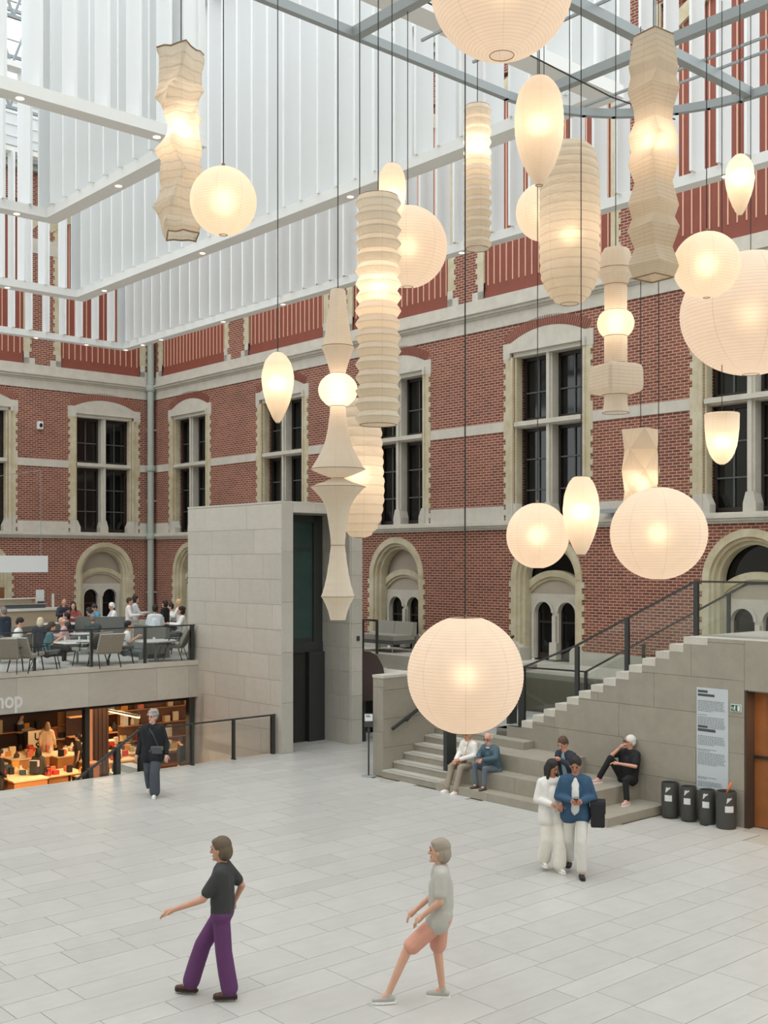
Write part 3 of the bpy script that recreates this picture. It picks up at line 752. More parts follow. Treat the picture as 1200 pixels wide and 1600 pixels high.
for k, x in enumerate((11.9, 12.2, 14.0, 14.75, 16.6)):
    m = MB(hg); m.bar((x, 31.2, ZR+.1), (x, 38, ZR+.1), .025); m.build('thin_rod', M['steel'], hg)
for y in (31.95, 34.2): m = MB(hg); m.tube([(11.4, y, ZR-.05), (12.6, y, ZR-.12), (15.4, y, ZR+.0), (19.2, y, ZR-.1)], .008, 6); m.build('cable_run', M['black'], hg)
m = MB(hg)
for x, y in ((13.03, 32.82), (15.49, 32.82), (13.03, 35.4), (15.49, 35.4), (11.3, 34), (17.9, 35.4)): m.tube([(x, y, ZR), (x, y, 22)], .012, 6)
m.build('suspension_wire', M['steel'], hg)
# ================================================================ paper lanterns
def papermat(name, period, glow, warm, crumple=0, seams=8):
    """washi paper over bamboo ribs: rib lines follow height, seams follow the meridians; light comes from the bulb inside"""
    m, nt, b = newmat(name); L = nt.links; out = nt.nodes['Material Output']
    tc = N(nt, 'ShaderNodeTexCoord'); sp = N(nt, 'ShaderNodeSeparateXYZ'); L.new(tc.outputs['Object'], sp.inputs[0])
    at = N(nt, 'ShaderNodeAttribute'); at.attribute_name = 'rib'
    fr = N(nt, 'ShaderNodeMath', operation='FRACT'); L.new(at.outputs['Fac'], fr.inputs[0])
    pg = N(nt, 'ShaderNodeMath', operation='PINGPONG'); L.new(at.outputs['Fac'], pg.inputs[0]); pg.inputs[1].default_value = .5
    r1 = N(nt, 'ShaderNodeMapRange'); L.new(pg.outputs[0], r1.inputs['Value']); r1.inputs['From Max'].default_value = .13; r1.inputs['To Min'].default_value = .80; r1.inputs['To Max'].default_value = 1
    an = N(nt, 'ShaderNodeMath', operation='ARCTAN2'); L.new(sp.outputs[1], an.inputs[0]); L.new(sp.outputs[0], an.inputs[1])
    ml = N(nt, 'ShaderNodeMath', operation='MULTIPLY'); L.new(an.outputs[0], ml.inputs[0]); ml.inputs[1].default_value = seams/(2*pi)
    pp = N(nt, 'ShaderNodeMath', operation='PINGPONG'); L.new(ml.outputs[0], pp.inputs[0]); pp.inputs[1].default_value = .5
    r2 = N(nt, 'ShaderNodeMapRange'); L.new(pp.outputs[0], r2.inputs['Value']); r2.inputs['From Max'].default_value = .018; r2.inputs['To Min'].default_value = .84; r2.inputs['To Max'].default_value = 1
    mu = N(nt, 'ShaderNodeMath', operation='MULTIPLY'); L.new(r1.outputs[0], mu.inputs[0]); L.new(r2.outputs[0], mu.inputs[1])
    no = N(nt, 'ShaderNodeTexNoise'); no.inputs['Scale'].default_value = 9; no.inputs['Detail'].default_value = 5; L.new(tc.outputs['Object'], no.inputs['Vector'])
    r3 = N(nt, 'ShaderNodeMapRange'); L.new(no.outputs['Fac'], r3.inputs['Value']); r3.inputs['To Min'].default_value = .93; r3.inputs['To Max'].default_value = 1.05
    mv = N(nt, 'ShaderNodeMath', operation='MULTIPLY'); L.new(mu.outputs[0], mv.inputs[0]); L.new(r3.outputs[0], mv.inputs[1])
    c = N(nt, 'ShaderNodeMix', data_type='RGBA', blend_type='MULTIPLY'); c.inputs[0].default_value = 1
    c.inputs[6].default_value = lin(warm); L.new(mv.outputs[0], c.inputs[7])
    df = N(nt, 'ShaderNodeBsdfDiffuse'); tl = N(nt, 'ShaderNodeBsdfTranslucent'); L.new(c.outputs[2], df.inputs[0]); L.new(c.outputs[2], tl.inputs[0])
    rf = N(nt, 'ShaderNodeBsdfRefraction'); rf.inputs['IOR'].default_value = 1.35; rf.inputs['Roughness'].default_value = .7; L.new(c.outputs[2], rf.inputs[0])
    m1 = N(nt, 'ShaderNodeMixShader'); m1.inputs[0].default_value = .55; L.new(df.outputs[0], m1.inputs[1]); L.new(tl.outputs[0], m1.inputs[2])
    m2 = N(nt, 'ShaderNodeMixShader'); m2.inputs[0].default_value = .12; L.new(m1.outputs[0], m2.inputs[1]); L.new(rf.outputs[0], m2.inputs[2])
    if crumple:
        n2 = N(nt, 'ShaderNodeTexNoise'); n2.inputs['Scale'].default_value = 5; n2.inputs['Detail'].default_value = 8; n2.inputs['Distortion'].default_value = 1.5
        mp = N(nt, 'ShaderNodeMapping'); mp.inputs['Scale'].default_value = (1, 1, 2.6); L.new(tc.outputs['Object'], mp.inputs[0]); L.new(mp.outputs[0], n2.inputs['Vector'])
        bp = N(nt, 'ShaderNodeBump'); bp.inputs['Strength'].default_value = crumple; bp.inputs['Distance'].default_value = .05; L.new(n2.outputs['Fac'], bp.inputs['Height'])
        for s in (df, tl, rf): L.new(bp.outputs[0], s.inputs['Normal'])
    # the lamp's own light scattered in the paper: strongest on the paper nearest the bulb (attribute 'near')
    ea = N(nt, 'ShaderNodeAttribute'); ea.attribute_name = 'near'
    em = N(nt, 'ShaderNodeEmission'); cr = N(nt, 'ShaderNodeMix', data_type='RGBA'); L.new(ea.outputs['Fac'], cr.inputs[0])
    cr.inputs[6].default_value = lin((255, 176, 132)); cr.inputs[7].default_value = lin((255, 226, 206)); L.new(cr.outputs[2], em.inputs[0])
    es = N(nt, 'ShaderNodeMath', operation='MULTIPLY'); L.new(ea.outputs['Fac'], es.inputs[0]); L.new(mv.outputs[0], es.inputs[1])
    e2 = N(nt, 'ShaderNodeMath', operation='MULTIPLY'); L.new(es.outputs[0], e2.inputs[0]); e2.inputs[1].default_value = glow*.27; L.new(e2.outputs[0], em.inputs[1])
    ad = N(nt, 'ShaderNodeAddShader'); L.new(m2.outputs[0], ad.inputs[0]); L.new(em.outputs[0], ad.inputs[1])
    L.new(ad.outputs[0], out.inputs['Surface']); nt.nodes.remove(b); return m
PAPER = papermat('washi_paper', 1, .8, (238, 230, 217))
PAPERW = papermat('crumpled_washi', 1, .8, (234, 227, 212), crumple=.35, seams=6)
PAPERF = papermat('folded_washi', 1, .8, (222, 212, 194), crumple=0, seams=4)
BULB = lampmat('bulb_glow', (255, 224, 180), 7)
bulbme = MB().ell((0, 0, 0), (.06, .06, .07), 12, 8).mesh('bulb', BULB, True)
def interp(P, t):
    for (a, ra), (b, rb) in zip(P, P[1:]):
        if t <= b or (b, rb) == P[-1]: k = (t-a)/(b-a) if b > a else 0; return ra+(rb-ra)*k
def spline(P, n):
    """smooth curve through (r,z) points, centripetal-ish Catmull-Rom"""
    out = []; Q = [P[0]]+list(P)+[P[-1]]
    for i in range(1, len(Q)-2):
        for k in range(n):
            t = k/n; p0, p1, p2, p3 = [Vector(q) for q in Q[i-1:i+3]]
            v = .5*((2*p1)+(-p0+p2)*t+(2*p0-5*p1+4*p2-p3)*t*t+(-p0+3*p1-3*p2+p3)*t**3); out.append((max(v.x, .002), v.y))
    out.append(tuple(P[-1])); return out
def shade_mesh(prof, bulbz, ribs=0, ribamp=.0, n=64, m=PAPER, near=.25, pw=1.6, sq=None, twist=0, jit=0, seed=0, sharp=False, close=False, ribn=1, rot=0):
    """prof: list (r,z) top to bottom (local). sq: cross-section with that many corners instead of round"""
    L = [0]
    for a, b in zip(prof, prof[1:]): L.append(L[-1]+sqrt((a[0]-b[0])**2+(a[1]-b[1])**2))
    verts = []; faces = []; rib = []; nr = []
    rr = random.Random(seed)
    for k, (r, z) in enumerate(prof):
        u = L[k]/L[-1]; ph = u*ribs
        for i in range(n):
            a = 2*pi*i/n; rad = r
            if ribs and not sharp: rad -= ribamp*abs(sin(pi*ph))*(-1 if ribn < 0 else 1)*(1 if r > ribamp*4 else 0)
            if sq: 
                s = pi/sq; rad = rad/cos(((a) % (2*s))-s)*cos(s)*(1-.0)
                rad = rad*.93+.07*r
            x, y, zz = rad*cos(a+twist*u+rot), rad*sin(a+twist*u+rot), z
            if jit:
                q = noise.noise(Vector((x*5, y*5, z*7+seed)))*jit; q2 = noise.noise(Vector((x*16+3, y*16, z*22+seed)))*jit*.45
                x += (q+q2)*cos(a); y += (q+q2)*sin(a); zz += q2*.5
            verts.append((x, y, zz)); rib.append(ph)
            d = sqrt(x*x+y*y+(zz-bulbz)**2); nr.append(min(1.0, (near/max(d, near*.55))**pw*.55))
    for k in range(len(prof)-1):
        for i in range(n): j = (i+1) % n; faces.append((k*n+i, (k+1)*n+i, (k+1)*n+j, k*n+j))
    me = bpy.data.meshes.new('shade'); me.from_pydata(verts, [], faces); me.materials.append(m)
    me.attributes.new('rib', 'FLOAT', 'POINT').data.foreach_set('value', rib)
    me.attributes.new('near', 'FLOAT', 'POINT').data.foreach_set('value', nr)
    me.polygons.foreach_set('use_smooth', [not (sharp and True)]*len(me.polygons)); me.update(); return me
class Lan:
    """one lantern; px,py in the photograph fix the line of sight, Z its distance"""
    def __init__(s, name, label, px, ytop, ybot, Z, power=6, bulb=.5, bulbs=None, cords=(0,)):
        s.k = Z/FPX; s.x = (px-600)*s.k; s.Z = Z; s.cy = ybot
        zt = CAMH-(ytop-HOR)*s.k; zb = CAMH-(ybot-HOR)*s.k; s.zt, s.zb = zt, zb
        lx, ly, lz = tob((s.x, Z, zb)); s.t = thing(name, label, 'lantern', (lx, ly, zb), group=None); s.h = zt-zb
        s.bz = s.h*bulb
        for i, c in enumerate(cords):
            m = MB(); m.tube([(c*s.k, c*s.k*.6, s.h-.02), (c*s.k*.5+.0, c*.3*s.k, ZR-zb+.05)], .0042 if i == 0 else .003, 6); m.build('cord', M['black'], s.t)
        for b in (bulbs or [bulb]):
            part(bulbme, 'bulb', s.t, (0, 0, s.h*b)); lamp('bulb_light', 'POINT', (0, 0, s.h*b), power*.13, (1, .62, .43), s.t, size=.07)
    def P(s, prof): return [(hw*s.k, s.h-(y-s.y0)*s.k) for y, hw in prof]
    def add(s, me, name='shade'): return part(me, name, s.t)
    def rims(s, *rz):
        for r, z in rz: m = MB(); m.tube([(r*cos(2*pi*i/24), r*sin(2*pi*i/24), z) for i in range(24)], .003, 6, close=True); m.build('rim', M['rim'] if not getattr(s, 'pale', 0) else PAPER, s.t)
def globe(name, label, px, py, rx, ry, Z, ribs, open_=.16, power=6, mat_=PAPER, cords=(0,), flat_top=0, amp=.5, near=None):
    s = Lan(name, label, px, py-ry, py+ry, Z, power, .5, cords=cords); r = rx*s.k; h = ry*s.k; o = open_
    a0 = math.asin(o); n = ribs*3 if ribs < 44 else ribs*2
    prof = []
    for i in range(n+1):
        t = a0+(pi-2*a0)*i/n; prof.append((r*sin(t), h+h/cos(a0)*cos(t)))
    s.add(shade_mesh(prof, h, ribs, amp*pi*h/ribs*.22, m=mat_, near=near or r*1.0, pw=1.8))
    s.rims((r*o, 2*h), (r*o, 0)); 
    m = MB(); m.tube([(0, 0, 2*h+.03), (r*o*.0, 0, 2*h-.1)], .012, 8); m.bar((-r*o, 0, 2*h), (r*o, 0, 2*h), .008); m.build('fitting', M['rim'], s.t); return s
def turned(name, label, px, y0, y1, Z, P, ribs, amp=.1, smooth=6, bulb=.5, power=6, mat_=PAPER, bulbs=None, near=.22, jit=0, **kw):
    s = Lan(name, label, px, y0, y1, Z, power, bulb, bulbs, cords=kw.pop('cords', (0,))); s.y0 = y0
    Q = s.P(P); Q = spline(Q, smooth) if smooth else Q
    s.add(shade_mesh(Q, s.bz, ribs, amp*s.k, m=mat_, near=near, jit=jit, **kw)); s.rims((Q[0][0], Q[0][1]), (Q[-1][0], Q[-1][1])); return s
# --- round ones
globe('round_lantern', 'large round white paper lantern hanging lowest, above the seated couple', 727, 1054.5, 91, 89, 9.5, 44, .27, 7, cords=(0, 4))
globe('round_lantern', 'large round lantern hanging at lower right between stair wall and brick', 1029, 833.5, 75, 71.5, 10, 40, .15, 7)
globe('round_lantern', 'medium round lantern at lower right, beside the egg lantern', 840, 837, 49, 50.5, 10.5, 34, .18, 6)
globe('round_lantern', 'glowing round lantern overlapping the crumpled column at upper left', 349, 314.5, 52, 52.5, 8, 36, .12, 5)
globe('round_lantern', 'round lantern half hidden behind the tall ribbed bellows column', 637, 386, 62, 62.5, 10.5, 36, .14, 6)
globe('round_lantern', 'small round lantern half hidden behind the big oblong lantern', 850, 331.5, 44, 44.5, 11, 30, .14, 5)
globe('round_lantern', 'round glowing lantern in front of the huge lantern on the right edge', 1104, 414, 52, 51, 9, 34, .1, 5.5)
globe('giant_lantern', 'huge wide flattened lantern cut by the right edge of the picture', 1173, 490, 108, 95, 10.6, 50, .12, 7)
globe('giant_lantern', 'very large dim round lantern at the top, cut by the upper edge', 784, -24, 112, 111, 7.5, 52, .17, 4)
# --- eggs
EGG = [(0, .14), (.03, .4), (.12, .74), (.24, .93), (.38, 1), (.52, .95), (.68, .78), (.82, .55), (.93, .33), (.985, .17), (1, .1)]
def egg(label, px, y0, y1, hw, Z, ribs, power=4, E=EGG, **kw):
    P = [(y0+(y1-y0)*t, hw*r) for t, r in E]; return turned('egg_lantern', label, px, y0, y1, Z, P, ribs, .6, 6, kw.pop('bulb', .55), power, near=hw*Z/FPX*1.0, **kw)
egg('small egg-shaped lantern hanging left of the spindle column', 434, 550, 661, 25.5, 9.5, 44, 4)
egg('small egg lantern at the far right, left of the big window of slats', 1156, 241, 337, 22.5, 9.5, 42, 4, bulb=.6)
egg('large bright egg lantern below the top giant lantern', 842.5, 120, 290, 38.5, 8.2, 60, 6, E=[(0, .22), (.03, .48), (.12, .78), (.25, .95), (.4, 1), (.55, .97), (.7, .82), (.83, .6), (.93, .36), (.985, .2), (1, .14)])
egg('egg lantern with a flat top beside the medium round one at lower right', 908, 745, 867, 28.5, 9.0, 44, 5, E=[(0, .36), (.025, .52), (.12, .78), (.28, .96), (.45, 1), (.6, .93), (.75, .75), (.88, .52), (.96, .34), (1, .24)])
egg('small upright oval lantern behind the top of the bellows column', 612.5, 255, 345, 22.5, 9.8, 34, 4, E=[(0, .2), (.04, .5), (.15, .8), (.3, .97), (.5, 1), (.7, .9), (.85, .7), (.95, .4), (1, .25)], bulb=.4)
turned('cup_lantern', 'small tapering cup-shaped lantern with a flat top on the right', 1128, 646, 726, 10.5, [(646, 25), (648, 27), (665, 26.5), (685, 25), (700, 22), (713, 17), (722, 10), (726, 3)], 30, .5, 6, .45, 4, near=.16)
# --- oblong and ribbed
turned('oblong_lantern', 'big oblong lantern with soft folds at upper right of centre', 890, 224, 475, 9.6, [(224, 18), (230, 31), (246, 40), (270, 44), (310, 45), (360, 45.5), (410, 45), (435, 42), (455, 34), (468, 24), (475, 14)], 19, 2.2, 10, .42, 5, mat_=PAPERW, near=.2, jit=.006, seed=3, ribn=-1)
turned('oblong_lantern', 'wrinkled glowing oblong lantern behind the spindle and bellows columns', 562, 625, 840, 9.7, [(625, 25), (640, 31), (670, 33), (700, 34), (740, 36), (780, 36), (805, 33), (825, 25), (836, 15), (840, 8)], 15, 2.6, 10, .45, 7, mat_=PAPERW, near=.24, jit=.008, seed=9, ribn=-1)
def bellows(label, px, y0, y1, hw, Z, n, depth, bulb, power, tilt=.0):
    s = Lan('bellows_lantern', label, px, y0, y1, Z, power, bulb); s.y0 = y0; Q = []
    Q.append((hw*.86*s.k, s.h))
    for i in range(n):
        a = y0+(y1-y0)*(i+.5)/n; b = y0+(y1-y0)*(i+1)/n
        Q.append((hw*s.k, s.h-(a-y0)*s.k)); Q.append(((hw-depth)*s.k, s.h-(b-y0)*s.k))
    R = []
    for p, q in zip(Q, Q[1:]):
        for k in range(4): t = k/4; bow = -sin(pi*t)*.0; R.append((p[0]+(q[0]-p[0])*t+bow, p[1]+(q[1]-p[1])*t))
    R.append(Q[-1])
    me = shade_mesh(R, s.bz, n*2, 0, n=48, m=PAPERW, near=.2, sharp=False, jit=.004, seed=int(px)); s.add(me); s.rims((Q[0][0], s.h), (Q[-1][0], 0))
    return s
bellows('tall zigzag bellows column lantern in the centre, bright near the top', 591, 308, 664, 36, 8.3, 17, 7, .60, 8)
bellows('slim bellows column lantern above centre, against the slats', 746, 167, 389, 22, 10.2, 14, 3.6, .72, 6)
# --- square section columns
def sqcol(name, label, px, y0, y1, Z, levels, bulb, power, m, seed, jit, sub=10, ribs=0, tilt=(0, 0), amp=1):
    """levels: (y, half diagonal, rotation deg, dx)"""
    s = Lan(name, label, px, y0, y1, Z, power, bulb); verts = []; faces = []; rib = []; nr = []; n = 32
    R = []
    for (a, b) in zip(levels, levels[1:]):
        for k in range(sub): t = k/sub; R.append([a[i]+(b[i]-a[i])*t for i in range(4)])
    R.append(list(levels[-1]))
    for k, (y, hd, rot, dx) in enumerate(R):
        z = s.h-(y-y0)*s.k
        for i in range(n):
            c = 4*i/n; e = int(c); f = c-e
            p = Vector((cos(pi/2*e), sin(pi/2*e), 0)).lerp(Vector((cos(pi/2*(e+1)), sin(pi/2*(e+1)), 0)), f)*hd*s.k
            p = Matrix.Rotation(radians(rot)+TH, 3, 'Z') @ p
            p.x += -dx*s.k*AX.x; p.y += dx*s.k*AX.y
            zz = z
            if jit:
                q = noise.noise(Vector((p.x*4, p.y*4, z*9+seed)))+.5*noise.noise(Vector((p.x*9+5, p.y*9, z*26+seed)))
                p *= 1+q*jit; zz += jit*.25*noise.noise(Vector((p.x*11, p.y*11+9, z*3+seed)))
            verts.append((p.x, p.y, zz)); rib.append(k*ribs/sub); d = sqrt(p.x**2+p.y**2+(zz-s.bz)**2); nr.append(min(1, (.2/max(d, .12))**1.7*.55))
    for k in range(len(R)-1):
        for i in range(n): j = (i+1) % n; faces.append((k*n+i, (k+1)*n+i, (k+1)*n+j, k*n+j))
    me = bpy.data.meshes.new('shade'); me.from_pydata(verts, [], faces); me.materials.append(m)
    me.attributes.new('rib', 'FLOAT', 'POINT').data.foreach_set('value', rib); me.attributes.new('near', 'FLOAT', 'POINT').data.foreach_set('value', nr)
    me.polygons.foreach_set('use_smooth', [bool(jit)]*len(me.polygons))
    me.update(); s.add(me)
    for k0 in (0, len(R)-1):
        mm = MB(); mm.tube([verts[k0*n+i] for i in range(0, n, 2)], .006, 6, close=True); mm.build('rim', M['rim'], s.t)
    mm = MB(); mm.bar(verts[0], verts[16], .008); mm.bar(verts[8], verts[24], .008); mm.build('fitting', M['rim'], s.t)
    return s
LV = [(80, 38, 30, -1), (105, 34, 24, -1), (133, 34, 10, -2), (148, 41, -4, -3), (168, 34, -22, 0), (184, 36, -42, 2), (198, 33, -30, 2), (212, 30, -10, 0), (234, 38, 0, -4), (250, 31, 12, -3), (272, 34, 28, 1), (290, 30, 14, -2), (322, 39, 2, -4), (342, 34, -12, -2), (358, 38, -22, 0), (368, 33, -24, 2)]
sqcol('crumpled_lantern', 'crumpled twisting square column lantern at upper left', 283, 80, 370, 8.3, LV, .57, 7, PAPERW, 4, .10, 10, ribs=1.6)
LV = []
ys = [55, 106, 120, 141, 171, 190, 215, 236, 255, 285, 320, 340, 357, 387, 415, 434]; hs = [30, 39, 35, 40, 30, 29, 39, 34.5, 39, 29, 40, 32.5, 40, 29, 40, 31]; rs = [0, 9, 4, -9, -3, 0, 9, 0, -9, 0, 9, 0, -9, 0, 9, 0]
LV = [(y, h*1.0, r-2, 0) for y, h, r in zip(ys, hs, rs)]
sqcol('twisted_lantern', 'tall faceted twisted column lantern at upper right', 1021, 55, 436, 8.8, LV, .56, 8, PAPERF, 2, 0, 8, ribs=5)
def folded(label, px, y0, y1, hw, Z, n, bulb, power):
    s = Lan('folded_lantern', label, px, y0, y1, Z, power, bulb); v = []; f = []
    for k in range(n+1):
        z = s.h-(y1-y0)*s.k*k/n
        for i in range(4):
            a = pi/2*i+(pi/4 if k % 2 else 0)+TH+.12; v.append((hw*s.k*1.12*cos(a), hw*s.k*1.12*sin(a), z))
    for k in range(n):
        for i in range(4):
            A = k*4; B = A+4; j = (i+1) % 4
            if k % 2 == 0: f += [(A+i, B+i, A+j), (A+j, B+i, B+j)]
            else: f += [(B+i, A+i, B+j), (B+j, A+i, A+j)] if False else [(A+i, B+j, A+j), (A+i, B+i, B+j)]
    me = bpy.data.meshes.new('shade'); me.from_pydata(v, [], f); b = bmesh.new(); b.from_mesh(me); bmesh.ops.subdivide_edges(b, edges=b.edges, cuts=3, use_grid_fill=True); b.to_mesh(me); b.free()
    me.materials.append(PAPERF); nn = len(me.vertices)
    me.attributes.new('rib', 'FLOAT', 'POINT').data.foreach_set('value', [.5]*nn)
    me.attributes.new('near', 'FLOAT', 'POINT').data.foreach_set('value', [min(1, (.2/max(.12, (q.co-Vector((0, 0, s.bz))).length))**1.7*.55) for q in me.vertices])
    s.add(me); return s
folded('square lantern of folded diamond facets partly behind the large round one', 1001, 671, 800, 26.5, 11.0, 4, .36, 6)
# --- turned columns in several pieces
def stack(name, label, px, y0, y1, Z, pieces, bulb, power):
    s = Lan(name, label, px, y0, y1, Z, power, bulb); s.y0 = y0
    for nm, P, ribs, sq in pieces:
        Q = spline(s.P(P), 7); s.add(shade_mesh(Q, s.bz, ribs, .4*s.k, n=48, near=.17, pw=2.2, sq=sq, rot=.45), nm)
        s.rims((Q[-1][0], Q[-1][1]))
    return s
stack('spindle_lantern', 'long spindle lantern of cones, discs and one glowing bulb left of centre', 528, 453, 970, 8.6, [
 ('upper_cone', [(453, 10), (455, 12), (475, 14), (500, 17), (525, 20.5), (542, 25)], 26, None),
 ('inverted_cone', [(542, 25), (545, 25), (556, 20.5), (570, 16), (584, 12)], 14, None),
 ('glowing_bulb', [(584, 12), (588, 19), (597, 27.5), (609, 31), (621, 28), (631, 19.5), (635, 13)], 8, None),
 ('flared_trunk', [(635, 12.5), (650, 13.5), (672, 16.5), (695, 22), (712, 30), (726, 38), (733, 42.5)], 30, None),
 ('upper_disc', [(733, 42.5), (736, 38), (742, 24), (747, 9.5)], 8, None),
 ('lower_disc', [(747, 9.5), (751, 17), (757, 34), (761, 43)], 8, None),
 ('vase', [(761, 43), (768, 36), (780, 26), (795, 19), (815, 15.5), (835, 12.5), (852, 11.3)], 28, None),
 ('flared_foot', [(852, 11.3), (875, 14), (900, 18), (918, 22), (932, 26.5)], 26, None),
 ('end_cone', [(932, 26.5), (938, 23), (952, 16.5), (969, 12)], 14, None)], .695, 5)
stack('totem_lantern', 'stacked column lantern of barrel, ball and box shapes, right of centre', 962, 388, 646, 10, [
 ('top_barrel', [(388, 14), (390, 20), (400, 24), (421, 27)], 12, 8),
 ('lower_barrel', [(421, 27), (430, 27), (436, 23), (446, 18.5)], 8, 8),
 ('upper_tube', [(446, 18), (465, 18.3), (486, 18)], 12, 8),
 ('glowing_ball', [(486, 18), (492, 25), (505, 29), (518, 25.5), (526, 18.3)], 12, None),
 ('lower_tube', [(526, 18.3), (545, 18.5), (568, 18.3)], 12, 8),
 ('box_ring', [(568, 24), (571, 37), (577, 42), (590, 43), (606, 43), (613, 39), (618, 22)], 14, 4),
 ('foot_tube', [(618, 18.5), (632, 19), (645, 21)], 10, 8)], .545, 4)
# ================================================================ pixel helpers (points on known planes of the hall)
def AT(px, py, z):
    y = (CAMH-z)*FPX/(py-HOR); return tob(((px-600)/FPX*y, y, z))
def ATZ(px, py, Z): return tob(((px-600)/FPX*Z, Z, CAMH-(py-HOR)/FPX*Z))
def ONX(px, py, x):
    r = Vector(((px-600)/FPX, 1, -(py-HOR)/FPX)); t = (-x+CORN.dot(AX))/(r.x*AX.x+r.y*AX.y); p = r*t+Vector((0, 0, CAMH)); return tob(p)
YAW0 = atan2(-AX.y, -AX.x)
# ================================================================ sunken shop behind the floor edge
SF = -3.9
sh = MB(); sh.box(-13, 26, -17, 17.4, SF-.1, SF); shop = struct(sh.build('floor_shop', flat((178, 118, 66), .35, 'shop_floor')))
m = MB(); m.box(-13, 26, -17.2, -17, SF, 1.0); m.box(-13.2, -13, -17, 13, SF, 1.0); m.box(26, 26.2, -17, 17.4, SF, 1.0); m.build('back_panel', flat((92, 62, 42), .7, 'shop_wall'), shop)
m = MB(); m.box(-13, 26, -17, FY-.25, .95, 1.05); sc_ = struct(m.build('ceiling_shop', flat((40, 32, 28), .8, 'shop_ceiling')))
m = MB()
for k in range(13): m.box(-13, 26, -16+k*2.3, -15.88+k*2.3, .7, .95)
m.build('ceiling_beam', flat((30, 26, 24), .7), sc_)
m = MB(); m.box(6.6, 26, 17.3, 17.38, SF, -.3); m.box(4, 6.55, 13.5, 17.3, SF, SF+.01); struct(m.build('wall_shop', M['lime']))
m = MB(); m.box(TX+.05, TX+.2, 13.62, 13.8, SF, 1.05); tag(m.build('dark_post', M['dark'], (13.5 and None)), 'black steel post where the shop opening meets the grey tower', 'post')
for x in (9.6, 13.2):
    m = MB(); m.box(x, x+.12, 13.5, 13.68, SF, 1.05); 
    if x < 13: tag(m.build('window_post', M['dark']), 'black steel post in the shop opening behind the walking woman', 'post')
for i, (x, y) in enumerate(((3.5, 9), (3.5, 2), (-.5, -4), (0, -11), (-5.5, -6), (-6, -13), (7.5, 5), (8, 11))):
    lamp('shop_light', 'AREA', (x, y, .6), 330, (1, .70, .40), size=1.6)
wood = flat((196, 140, 84), .5, 'pale_wood'); darkw = flat((60, 42, 32), .6)
def table(name, label, x, y, lx, ly, h, top=None, body=None, cat='table', z=SF, group=None, legs=True):
    t = thing(name, label, cat, (x, y, z), group=group); m = MB(t); m.box(x-lx/2, x+lx/2, y-ly/2, y+ly/2, z+h-.05, z+h); m.build('table_top', top or wood, t)
    if body: m = MB(t); m.box(x-lx/2+.04, x+lx/2-.04, y-ly/2+.04, y+ly/2-.04, z, z+h-.05); m.build('body', body, t)
    elif legs:
        for a in (-1, 1):
            for b in (-1, 1): m = MB(t); m.box(x+a*(lx/2-.08)-.03, x+a*(lx/2-.08)+.03, y+b*(ly/2-.08)-.03, y+b*(ly/2-.08)+.03, z, z+h-.05); m.build('leg', body or darkw, t)
    return t
gr = random.Random(21)
gcol = [flat(c) for c in ((226, 196, 150), (240, 214, 170), (196, 60, 40), (214, 150, 70), (90, 60, 44), (236, 226, 206), (60, 80, 88), (220, 120, 90), (176, 160, 120), (40, 36, 34))]
gme = [MB().prism([(-.5, -.5), (.5, -.5), (.5, .5), (-.5, .5)], 0, 1).mesh('goods', c) for c in gcol]
gm2 = [MB().lathe([(.3, 0), (.5, .1), (.46, .6), (.2, .85), (.22, 1)], n=10).mesh('goods', c, True) for c in gcol]
cname = ['tan', 'cream', 'red', 'ochre', 'brown', 'ivory', 'slate blue', 'salmon', 'khaki', 'black']
def goods(x, y, z, lx, ly, n, hmax=.25, w=.14, group='shop table'):
    for i in range(n):
        kind = gr.random() < .7; ci = gr.randrange(10); me_ = (gme if kind else gm2)[ci]
        o = bpy.data.objects.new('gift_box' if kind else 'gift_jar', me_); COL.objects.link(o)
        o.matrix_world = MB4 @ Matrix.Translation((x+(gr.random()-.5)*(lx-w), y+(gr.random()-.5)*(ly-w), z)) @ Matrix.Rotation(gr.choice((0, .1, -.2)), 4, 'Z') @ Matrix.Diagonal((w*gr.uniform(.7, 1.3), w*gr.uniform(.6, 1.2), hmax*gr.uniform(.35, 1), 1))
        nn = cname[ci]+(' box' if kind else ' jar'); tag(o, 'small '+nn+' on the '+group, 'box' if kind else 'jar', nn+' on the '+group)
TB = [('long pale shop table at lower left with goods along its edge', 20, 1208, 1.3, 3.2, .85, 12), ('shop table with red and white boxes behind the left customers', 36, 1180, 1.6, 1.6, .85, 9),
 ('white-topped shop counter below the picture shelves', 104, 1150, 2.2, .9, 1.0, 8), ('pale wooden block table beside the man in the black cap', 104, 1176, 1.5, 1.5, .8, 9),
 ('low wooden stand with boxed pictures at the shop front', 92, 1206, 1.5, 1.2, .7, 6), ('shop table with white ornaments, left of the walking woman', 162, 1160, 1.8, 1.2, .95, 9),
 ('shop table heaped with small yellow goods behind the stair rail', 166, 1186, 2.0, 1.4, .8, 12), ('white display table directly behind the walking woman', 198, 1172, 1.8, 1.6, .85, 12),
 ('low pale table at the shop front below the sloping rail', 160, 1208, 2.0, 1.2, .6, 6), ('pale shop table at the right near the black post', 262, 1168, 1.6, 1.0, .8, 6)]
GN = ['long table at lower left', 'table behind the left customers', 'white counter', 'block table by the black cap', 'low front stand', 'ornament table', 'heaped yellow table', 'table behind the walking woman', 'low table below the rail', 'table by the black post']
for (lb, px, py, lx, ly, h, n), gn in zip(TB, GN):
    x, y, _ = AT(px, py, SF+h); table('shop_table', lb, x, y, lx, ly, h, top=gcol[1], body=wood if n > 8 else None); goods(x, y, SF+h, lx, ly, n+4, w=.2, hmax=.32, group=gn)
